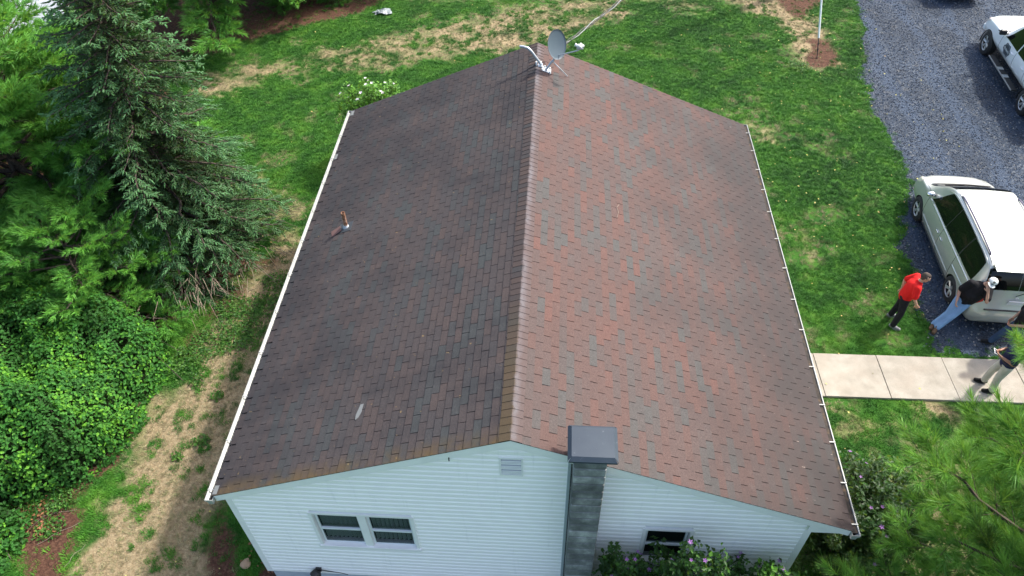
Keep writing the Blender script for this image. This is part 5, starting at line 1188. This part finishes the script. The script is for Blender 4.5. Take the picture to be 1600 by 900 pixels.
car.location = (16.05, 26.15, .02); car.rotation_euler = (0, 0, radians(91))
# ------------------------------------------------------------------ people
def skinmat(nm, c): return mat(nm, c, 0.55, spec=0.3, Subsurface_Weight=0.08)
def capsule(a, b, ra, rb, n=12, flat=1.0, fd=None):
    a, b = np.array(a, float), np.array(b, float); d = b-a; L = np.linalg.norm(d)+1e-9; R = rot_to(np.array([d]), np.array([0.]))[0]
    prof = [(1e-5, -ra)]+[(ra*cos(t), ra*sin(t)) for t in np.linspace(-1.2, 0, 4)]+[(rb*cos(t), L+rb*sin(t)) for t in np.linspace(0, 1.2, 4)]+[(1e-5, L+rb)]
    V, F = lathe(prof, n)
    V = V@R.T+a
    if fd is not None: f = np.array(fd, float); f /= np.linalg.norm(f); q = (V-a)@f; V = V+np.outer(q*(flat-1), f)
    return V, F
def fuse(name, parts, voxel, m, parent, smooth=2, ratio=None):
    o = mk(name, join(parts), m, parent); fix_normals(o)
    r = o.modifiers.new('r', 'REMESH'); r.mode = 'VOXEL'; r.voxel_size = voxel; r.use_smooth_shade = True
    if smooth: s_ = o.modifiers.new('s', 'SMOOTH'); s_.iterations = smooth; s_.factor = .5
    if ratio: d = o.modifiers.new('d', 'DECIMATE'); d.ratio = ratio
    apply_mods(o)
    if not o.data.materials: o.data.materials.append(m)
    for p in o.data.polygons: p.use_smooth = True
    return o
def hand(wrist, dirv, palm_n, side, curl, s=1.0):
    """palm box + five fingers: dirv along the hand, palm_n out of the palm, side +1/-1 gives thumb side"""
    d = Vector(dirv).normalized(); n = Vector(palm_n); n = (n-d*n.dot(d)).normalized(); t = d.cross(n)*side; w = Vector(wrist); P = []
    for k, off in enumerate((-.030, -.010, .010, .030)): P.append(capsule(w+t*off*.7*s, w+d*.085*s+t*off*s, .013*s, .012*s, 8))
    for k, (off, L) in enumerate(((.031, .070), (.010, .080), (-.011, .074), (-.031, .058))):
        p = w+d*.088*s+t*off*s; a = 0.0; dd_ = d
        for j, q in enumerate((.45, .32, .25)):
            a += curl*(.5+.35*j)*(1+.1*k); dd_ = (d*cos(a)+n*sin(a)); p2 = p+dd_*L*q*s; P.append(capsule(p, p2, .0095*s, .0085*s, 8)); p = p2
    p = w+d*.030*s+t*.030*s; q = p+(d*.6+t*.7+n*.25).normalized()*.038*s; r = q+(d*.85+t*.25+n*.35).normalized()*.032*s; P += [capsule(p, q, .013*s, .011*s, 8), capsule(q, r, .011*s, .009*s, 8)]
    return P
def person(loc, yaw, J, C, label, cap=None, hair=None, belly=0.0, build=1.0):
    """J: joints in the person's own frame (x forward, y left, z up)"""
    root = empty('person', loc, yaw, label=label, category='person'); sk = skinmat('skin', C['skin']); M = {k: mat(k+'_cloth', C[k], .85, spec=.2, build=(lambda c: (lambda nt, b: (lambda n: (nt.links.new(n.mix(.35, c, n.ramp(n.noise(n.obj(), 5, 4, .6), [(.3, .3), (.7, .7)]), 'OVERLAY'), b.inputs['Base Color']), nt.links.new(n.bump(n.noise(n.obj(), 9, 4, .6, .6), .9, .03), b.inputs['Normal'])))(NB(nt))))(C[k])) for k in ('shirt', 'trousers', 'shoes')}
    g = lambda k: np.array(J[k], float); W = build
    hd = g('head'); fwd = np.array(J.get('face', (1, 0, 0)), float); fwd /= np.linalg.norm(fwd); up = hd-g('neck'); up = up-fwd*(up@fwd); up /= np.linalg.norm(up); lf = np.cross(up, fwd)
    H = lambda a, b, c: hd+fwd*a+lf*b+up*c
    # continuous body
    P = [capsule(g('pelvis'), g('chest'), .125*W, .135*W, 16, 1.25, (0, 1, 0)), capsule(g('chest'), g('neck'), .12, .062, 14), capsule(g('neck'), H(-.01, 0, -.04), .058, .055, 12)]
    P += [capsule(H(-.018, 0, .035), H(.015, 0, .02), .088, .080, 16, 1.0), capsule(H(.025, 0, -.045), H(.035, 0, -.07), .060, .045, 14), capsule(H(.088, 0, .0), H(.105, 0, -.022), .010, .015, 8), capsule(H(.078, .012, -.055), H(.078, -.012, -.055), .010, .010, 8)]
    for s_ in (1, -1): P += [capsule(H(-.012, s_*.083, -.005), H(-.016, s_*.092, .022), .014, .016, 8), capsule(H(.075, s_*.032, .030), H(.078, s_*.015, .032), .010, .010, 6)]
    for sd_, s_ in (('L', 1), ('R', -1)):
        sh, el, wr, hp, kn, an = g('sh'+sd_), g('el'+sd_), g('wr'+sd_), g('hip'+sd_), g('kn'+sd_), g('an'+sd_); toe = g('toe'+sd_)
        P += [capsule(g('chest')+(sh-g('chest'))*.5, sh, .075, .060, 12), capsule(sh, el, .052*W, .040, 12), capsule(el, wr, .041, .027, 12)]
        P += [capsule(hp, kn, .088*W, .058, 14), capsule(kn, kn+(an-kn)*.35, .056, .060, 12), capsule(kn+(an-kn)*.35, an, .058, .036, 12), capsule(an, toe, .035, .030, 10)]
        hdv = np.array(J.get('hand'+sd_, wr-el), float); P += hand(wr, hdv, J.get('palm'+sd_, (0, -s_, 0)), J.get('th'+sd_, s_), J.get('curl'+sd_, .55), 1.05)
    fuse('body', P, .0085, sk, root, 1, .55)
    # face details
    for s_ in (1, -1):
        mk('eye', sphere(H(.079, s_*.030, .008), .011, 8, 6), mat('eye_dark', (.03, .02, .015), .3), root); mk('eyebrow', tube([H(.088, s_*.014, .030), H(.087, s_*.030, .034), H(.078, s_*.048, .028)], .004, 5), mat('brow_hair', C['hair'], .9), root)
    mk('mouth', tube([H(.083, -.022, -.052), H(.092, 0, -.054), H(.083, .022, -.052)], .0045, 5), mat('lips', (.30, .10, .09), .6), root)
    # hair: shell over the back and top of the head
    hp_ = []
    for a, b, c, r in ((-.03, 0, .05, .084), (-.045, 0, .01, .078), (.012, 0, .065, .066), (-.03, .035, .03, .066), (-.03, -.035, .03, .066), (-.045, 0, -.03, .060)): hp_.append(sphere(H(a, b, c), r, 12, 9))
    fuse('hair', hp_, .011, mat('hair', C['hair'], .9, build=lambda nt, b: nt.links.new(NB(nt).bump(NB(nt).noise(NB(nt).obj(), 80, 3), .8, .01), b.inputs['Normal'])), root, 1)
    if cap:
        cp = empty('cap', tuple(hd), parent=root); q = [sphere(np.array(H(-.018, 0, .045))-hd, .101, 20, 12, (1, 1, .92))]; V, F = q[0]; k = ((V@up) > .015); o = fuse('crown', [(V*1.0, F)], .012, mat('cap_cloth', cap, .8), cp, 1)
        bmx = bmesh.new(); bmx.from_mesh(o.data); bmesh.ops.bisect_plane(bmx, geom=bmx.verts[:]+bmx.edges[:]+bmx.faces[:], plane_co=Vector(up*.038), plane_no=Vector(-up+fwd*.12), clear_outer=True); bmx.to_mesh(o.data); bmx.free()
        br = []; n_ = 9
        for i in range(n_):
            t = -1.15+2.3*i/(n_-1)
            for rr, zz in ((.085, .045), (.165-.030*abs(t), .030)): br.append(fwd*(rr*cos(t*.8))+lf*(rr*sin(t*.8)*.95)+up*zz)
        o = mk('brim', (br, [(2*i, 2*i+1, 2*i+3, 2*i+2) for i in range(n_-1)]), mat('cap_brim', tuple(x*.9 for x in cap), .8), cp); sm = o.modifiers.new('t', 'SOLIDIFY'); sm.thickness = .006
        if C.get('logo'): mk('front_patch', sphere(fwd*.080+up*.070, .034, 12, 8, (1, 1, .55)), mat('dark_cap_patch', C['logo'], .8), cp)
    # shirt
    pe, ch, nk = g('pelvis'), g('chest'), g('neck'); mid = (pe+ch)/2
    S = [capsule(pe+np.array([0, 0, -.03]), mid, .150*W, (.150+belly*.5)*W, 18, 1.22, (0, 1, 0)), capsule(mid, ch, (.150+belly*.5)*W, .158*W, 18, 1.28, (0, 1, 0)), capsule(ch, nk+(ch-nk)*.28, .148*W, .088, 16, 1.15, (0, 1, 0))]
    if belly: S.append(sphere(mid+np.array([.05+belly*.4, 0, -.02]), .13+belly*.6, 16, 12, (1, 1.15, 1)))
    for sd_ in 'LR':
        sh, el = g('sh'+sd_), g('el'+sd_); S += [capsule(ch+(sh-ch)*.45+np.array([0, 0, .03]), sh, .098, .078, 14), capsule(sh, sh+(el-sh)*.78, .080*W, .074*W, 14)]
    so_ = fuse('shirt', S, .015, M['shirt'], root, 3)
    mk('collar', tube([nk+np.array([.058*cos(t)*1.05+.004, .064*sin(t), -.045-.035*cos(t)]) for t in np.linspace(0, 2*pi, 17)], .012, 6), M['shirt'], root, smooth=True)
    # trousers
    T = [capsule(pe+np.array([0, .04, -.02]), pe+np.array([0, -.04, -.02]), .142*W, .142*W, 16), capsule(pe, pe+(ch-pe)*.22, .142*W, .138*W, 16, 1.18, (0, 1, 0))]
    for sd_ in 'LR':
        hp, kn, an = g('hip'+sd_), g('kn'+sd_), g('an'+sd_); T += [capsule(hp, kn, .105*W, .078, 14), capsule(kn, an+(kn-an)*.06, .078, .070, 14)]
    fuse('trousers', T, .015, M['trousers'], root, 2)
    if 'belt' in C: mk('belt', tube([pe+(ch-pe)*.20+np.array([.150*W*cos(t), .178*W*sin(t), 0]) for t in np.linspace(0, 2*pi, 25)], .014, 6), mat('dark_belt', C.get('belt', (.02, .015, .012)), .6), root)
    for sd_ in 'LR':
        an, toe = g('an'+sd_), g('toe'+sd_); d = toe-an; d[2] = 0; d /= np.linalg.norm(d)+1e-9; ft = np.array([an[0], an[1], toe[2]]); sh_ = empty('shoe', tuple(ft), parent=root)
        fuse('upper', [capsule(-d*.045+[0, 0, .025], d*.07+[0, 0, .025], .046, .045, 12), capsule(d*.07+[0, 0, .02], d*.16+[0, 0, .012], .045, .038, 12), capsule([0, 0, .03], [0, 0, .075], .046, .046, 12)], .011, M['shoes'], sh_, 1)
        a = math.atan2(d[1], d[0]); mk('sole', xf(prism([(.20*cos(t)*(.62)+.055 if cos(t) > 0 else .16*cos(t)*.62+.055, .048*sin(t)) for t in np.linspace(0, 2*pi, 20, endpoint=False)], -.035, -.010, 'z'), (0, 0, 0), (0, 0, a)), mat('shoe_sole', C.get('sole', (.02, .02, .02)), .8), sh_)
    return root
def standing(**o):
    J = dict(pelvis=(0, 0, .97), chest=(.0, 0, 1.28), neck=(.0, 0, 1.49), head=(.03, 0, 1.645), shL=(0, .185, 1.42), shR=(0, -.185, 1.42), elL=(-.02, .235, 1.13), elR=(-.02, -.235, 1.13), wrL=(.03, .235, .88), wrR=(.03, -.235, .88),
             hipL=(0, .095, .90), hipR=(0, -.095, .90), knL=(.02, .12, .49), knR=(.02, -.12, .49), anL=(-.02, .13, .085), anR=(-.02, -.13, .085), toeL=(.13, .15, .035), toeR=(.13, -.15, .035)); J.update(o); return J
# man in red: legs apart, shoulders leaning forward toward the van, looking at the others
person((8.74, 7.10, 0), radians(-18), standing(pelvis=(0, 0, .98), chest=(.06, 0, 1.28), neck=(.13, 0, 1.47), head=(.20, 0, 1.60), face=(1, -.10, -.28), shL=(.08, .20, 1.41), shR=(.10, -.20, 1.41),
    elL=(-.10, .27, 1.17), wrL=(-.09, .22, .93), elR=(.12, -.29, 1.15), wrR=(.24, -.25, .94), knL=(.0, .15, .50), knR=(.04, -.16, .50), anL=(-.06, .17, .085), anR=(.0, -.19, .085), toeL=(.09, .21, .035), toeR=(.14, -.23, .035), curlL=.8, curlR=.8),
    dict(skin=(.42, .25, .18), shirt=(.55, .012, .012), trousers=(.012, .012, .016), shoes=(.16, .17, .17), hair=(.045, .032, .025), sole=(.3, .3, .3)), 'man in a bright red T-shirt and black trousers standing on the grass beside the van', build=1.06)
# man in black leaning back on the van with crossed outstretched legs, hand at his mouth
person((10.02, 7.08, 0), radians(-115), standing(pelvis=(-.10, .08, .88), chest=(-.17, .20, 1.20), neck=(-.14, .30, 1.40), head=(-.08, .36, 1.54), face=(1, -.10, -.20), shL=(-.17, .40, 1.33), shR=(-.12, .02, 1.33),
    elR=(-.08, -.12, 1.07), wrR=(.10, -.10, .90), elL=(.13, .44, 1.14), wrL=(.06, .37, 1.37), handL=(-.06, -.06, .12), palmL=(-1, 0, 0), curlL=.9, hipL=(-.08, .15, .84), hipR=(-.06, -.02, .84), knL=(.14, .00, .50), knR=(.12, -.12, .46), anL=(.34, -.22, .09), anR=(.24, -.30, .09), toeL=(.47, -.25, .06), toeR=(.38, -.33, .06)),
    dict(skin=(.40, .24, .17), shirt=(.010, .010, .012), trousers=(.17, .30, .50), shoes=(.10, .065, .04), hair=(.12, .10, .08), logo=(.04, .07, .07), sole=(.14, .09, .04)), 'man in black shirt, blue jeans and white cap leaning against the van', cap=(.62, .66, .64), belly=.05, build=1.14)
# man in navy polo looking down at a white phone
nv = person((10.27, 5.14, .055), radians(166), standing(head=(.06, 0, 1.63), face=(1, 0, -.55), elL=(.02, .24, 1.15), elR=(.03, -.24, 1.15), wrL=(.25, .09, 1.17), wrR=(.25, -.09, 1.16), handL=(.5, -.45, .12), handR=(.5, .45, .12), palmL=(0, -1, .5), palmR=(0, 1, .5), curlL=.7, curlR=.7, knL=(.03, .10, .49), anL=(-.01, .10, .085), anR=(.12, -.15, .085), knR=(.10, -.14, .49), toeR=(.27, -.16, .035), toeL=(.14, .11, .035)),
    dict(skin=(.28, .15, .10), shirt=(.014, .018, .060), trousers=(.40, .39, .34), shoes=(.010, .010, .010), hair=(.02, .015, .012), belt=(.02, .015, .012)), 'man in navy polo and khaki trousers on the walkway holding a phone', build=1.04)
ph = empty('phone', (0, 0, 0), label='small white phone held in both hands by the man in the navy polo', category='phone')
_m4 = Matrix.Translation((10.27, 5.14, .055)) @ Matrix.Rotation(radians(166), 4, 'Z') @ Matrix.Translation((.345, 0, 1.205)) @ Matrix.Rotation(radians(-25), 4, 'Y')
ph.matrix_world = _m4
mk('case', box(-.040, -.075, -.005, .040, .075, .005, .003), mat('white_phone_case', (.8, .8, .8), .35), ph); mk('screen', box(-.034, -.066, .0052, .034, .066, .0058), mat('dark_phone_screen', (.02, .03, .05), .1), ph)
# fourth man mostly hidden behind the man in navy
person((11.02, 6.28, 0.02), radians(172), standing(knL=(.02, .16, .49), knR=(.14, -.16, .50), anR=(.26, -.20, .085), anL=(-.12, .17, .085), toeR=(.42, -.21, .035), toeL=(.03, .18, .035), elL=(.05, .25, 1.15), wrL=(.22, .14, 1.02), elR=(.0, -.25, 1.14), wrR=(.12, -.20, .93), head=(.05, 0, 1.64), face=(1, .1, -.4)),
    dict(skin=(.36, .22, .16), shirt=(.012, .012, .014), trousers=(.035, .065, .13), shoes=(.012, .013, .016), hair=(.04, .03, .02)), 'man in a black top and dark blue jeans standing behind the man with the phone')
# ------------------------------------------------------------------ wires, pole, bag, stones
M_wire = mat('weathered_cable', (0.20, 0.21, 0.21), 0.6); M_wood = mat('weathered_pole_wood', (0.16, 0.12, 0.09), 0.95)
def sag(a, b, s_, n=26): return [tuple(np.array(a)*(1-t)+np.array(b)*t-np.array([0, 0, 4*s_*t*(1-t)])) for t in np.linspace(0, 1, n)]
up_ = empty('utility_pole', (9.3, 24.5, 0), label='wooden utility pole at the top edge, holding the cable and guy wire', category='utility pole'); mk('pole', tube([(0, 0, -.1), (0, 0, 9.0)], [.15, .10], 14), M_wood, up_); mk('crossarm', box(-.9, -.06, 8.3, .9, .06, 8.44, .01), M_wood, up_)
for x in (-.8, 0.3, .8): mk('insulator', xf(lathe([(.04, 0), (.05, .05), (.03, .09), (0, .12)], 12), (x, 0, 8.44)), M_dish, up_)
gw = empty('guy_wire', (9.68, 19.57, 0), label='thin guy wire with a pale plastic guard rising from the bare earth patch', category='guy wire')
gd = np.array([9.3-9.68, 24.5-19.57, 8.0]); mk('strand', tube([(0, 0, 0), tuple(gd)], .010, 6), M_blackm, gw); mk('guard', tube([tuple(gd*.075), tuple(gd*.42)], .036, 10), mat('pale_guard_plastic', (.55, .60, .58), .5), gw); mk('anchor_rod', tube([(0, 0, -.05), tuple(gd*.075)], .016, 8), M_blackm, gw)
for q in (.03, .05, .075): mk('clamp', tube([tuple(gd*q), tuple(gd*(q+.006))], .030, 8), M_blackm, gw)
sc_ = empty('service_cable', (0, 0, 0), label='twisted pale power cable sagging from the far gable toward the utility pole', category='power cable')
A = (.16, HL-.02, 4.93); Bp = (9.2, 24.4, 8.0); base_ = sag(A, Bp, .9, 60)
for k, (m_, r_) in enumerate(((M_wire, .012), (M_blackm, .011), (M_blackm, .009))):
    ptsn = [tuple(np.array(p)+.035*np.array([cos(i*1.1+k*2.1), 0, sin(i*1.1+k*2.1)])) for i, p in enumerate(base_)]; mk('strand', tube(ptsn, r_, 5), m_, sc_)
mk('insulator', xf(lathe([(.03, 0), (.04, .06), (.02, .1)], 10), (A[0], HL+.02, A[2]-.05)), M_lnb, sc_)
g_ = np.random.default_rng(5); V, F = grid_mesh(np.linspace(-.42, .42, 16), np.linspace(-.2, .2, 10)); V[:, 2] = .03+.26*fbm(V[:, 0]+5, V[:, 1]+2, 9, 9, 3)*np.exp(-(V[:, 0]**2*5+V[:, 1]**2*12)); V[:, :2] += np.stack([fbm(V[:, 0], V[:, 1], 4, 70, 2)-.5, fbm(V[:, 0], V[:, 1], 4, 75, 2)-.5], 1)*.35
bag = mk('plastic_bag', (V, F), mat('crumpled_translucent_plastic', (.17, .20, .21), .4), smooth=False, label='crumpled pale plastic sheet lying on the back lawn near the mulch', category='plastic bag'); bag.location = (-6.5, 22.6, .01); bag.rotation_euler = (0, 0, .3); bag.scale = (.8, .8, .8); md = bag.modifiers.new('t', 'SOLIDIFY'); md.thickness = .01
def stone(x, y, r, c, lb, sd_):
    g = np.random.default_rng(sd_); bm = bmesh.new(); bmesh.ops.create_icosphere(bm, subdivisions=2, radius=r)
    for v in bm.verts: v.co *= 1+g.normal(0, .09); v.co.z *= .6
    V = np.array([v.co[:] for v in bm.verts]); F = [tuple(v.index for v in f.verts) for f in bm.faces]; bm.free(); o = mk('stone', (V, F), mat('stone_surface', c, .9, build=lambda nt, b: nt.links.new(NB(nt).bump(NB(nt).noise(NB(nt).obj(), 20, 4), .6, .02), b.inputs['Normal'])), label=lb, category='stone'); o.location = (x, y, r*.35); return o
stone(-5.15, .38, .10, (.33, .22, .13), 'orange-brown stone in the soil beside the left front house corner', 3)
stone(-4.95, .02, .07, (.25, .22, .20), 'grey stone lying nearest the foot of the left front house corner', 4)
stone(-4.75, .12, .05, (.38, .36, .33), 'small pale stone tight against the left house wall corner', 5)
# dry brown leaves at the bottom left
N = 150; lx = np.concatenate([RNG.normal(-9.75, .22, N//2), RNG.normal(-9.4, .12, N//4), RNG.normal(-4.95, .2, N//4)]); ly = np.concatenate([RNG.normal(1.35, .22, N//2), RNG.normal(.85, .10, N//4), RNG.uniform(-.4, 1.5, N//4)])
leaf_cloud('dead_leaves', np.stack([lx, ly, .03+.03*RNG.random(len(lx))], 1), RNG.normal(0, .35, (len(lx), 3))+[0, 0, 1], RNG.uniform(.04, .09, len(lx)), mat('rusty_dead_leaf', (.20, .085, .035), .8), kind='stuff', label='rust-coloured dead leaves on the soil in the bottom left', category='leaves')
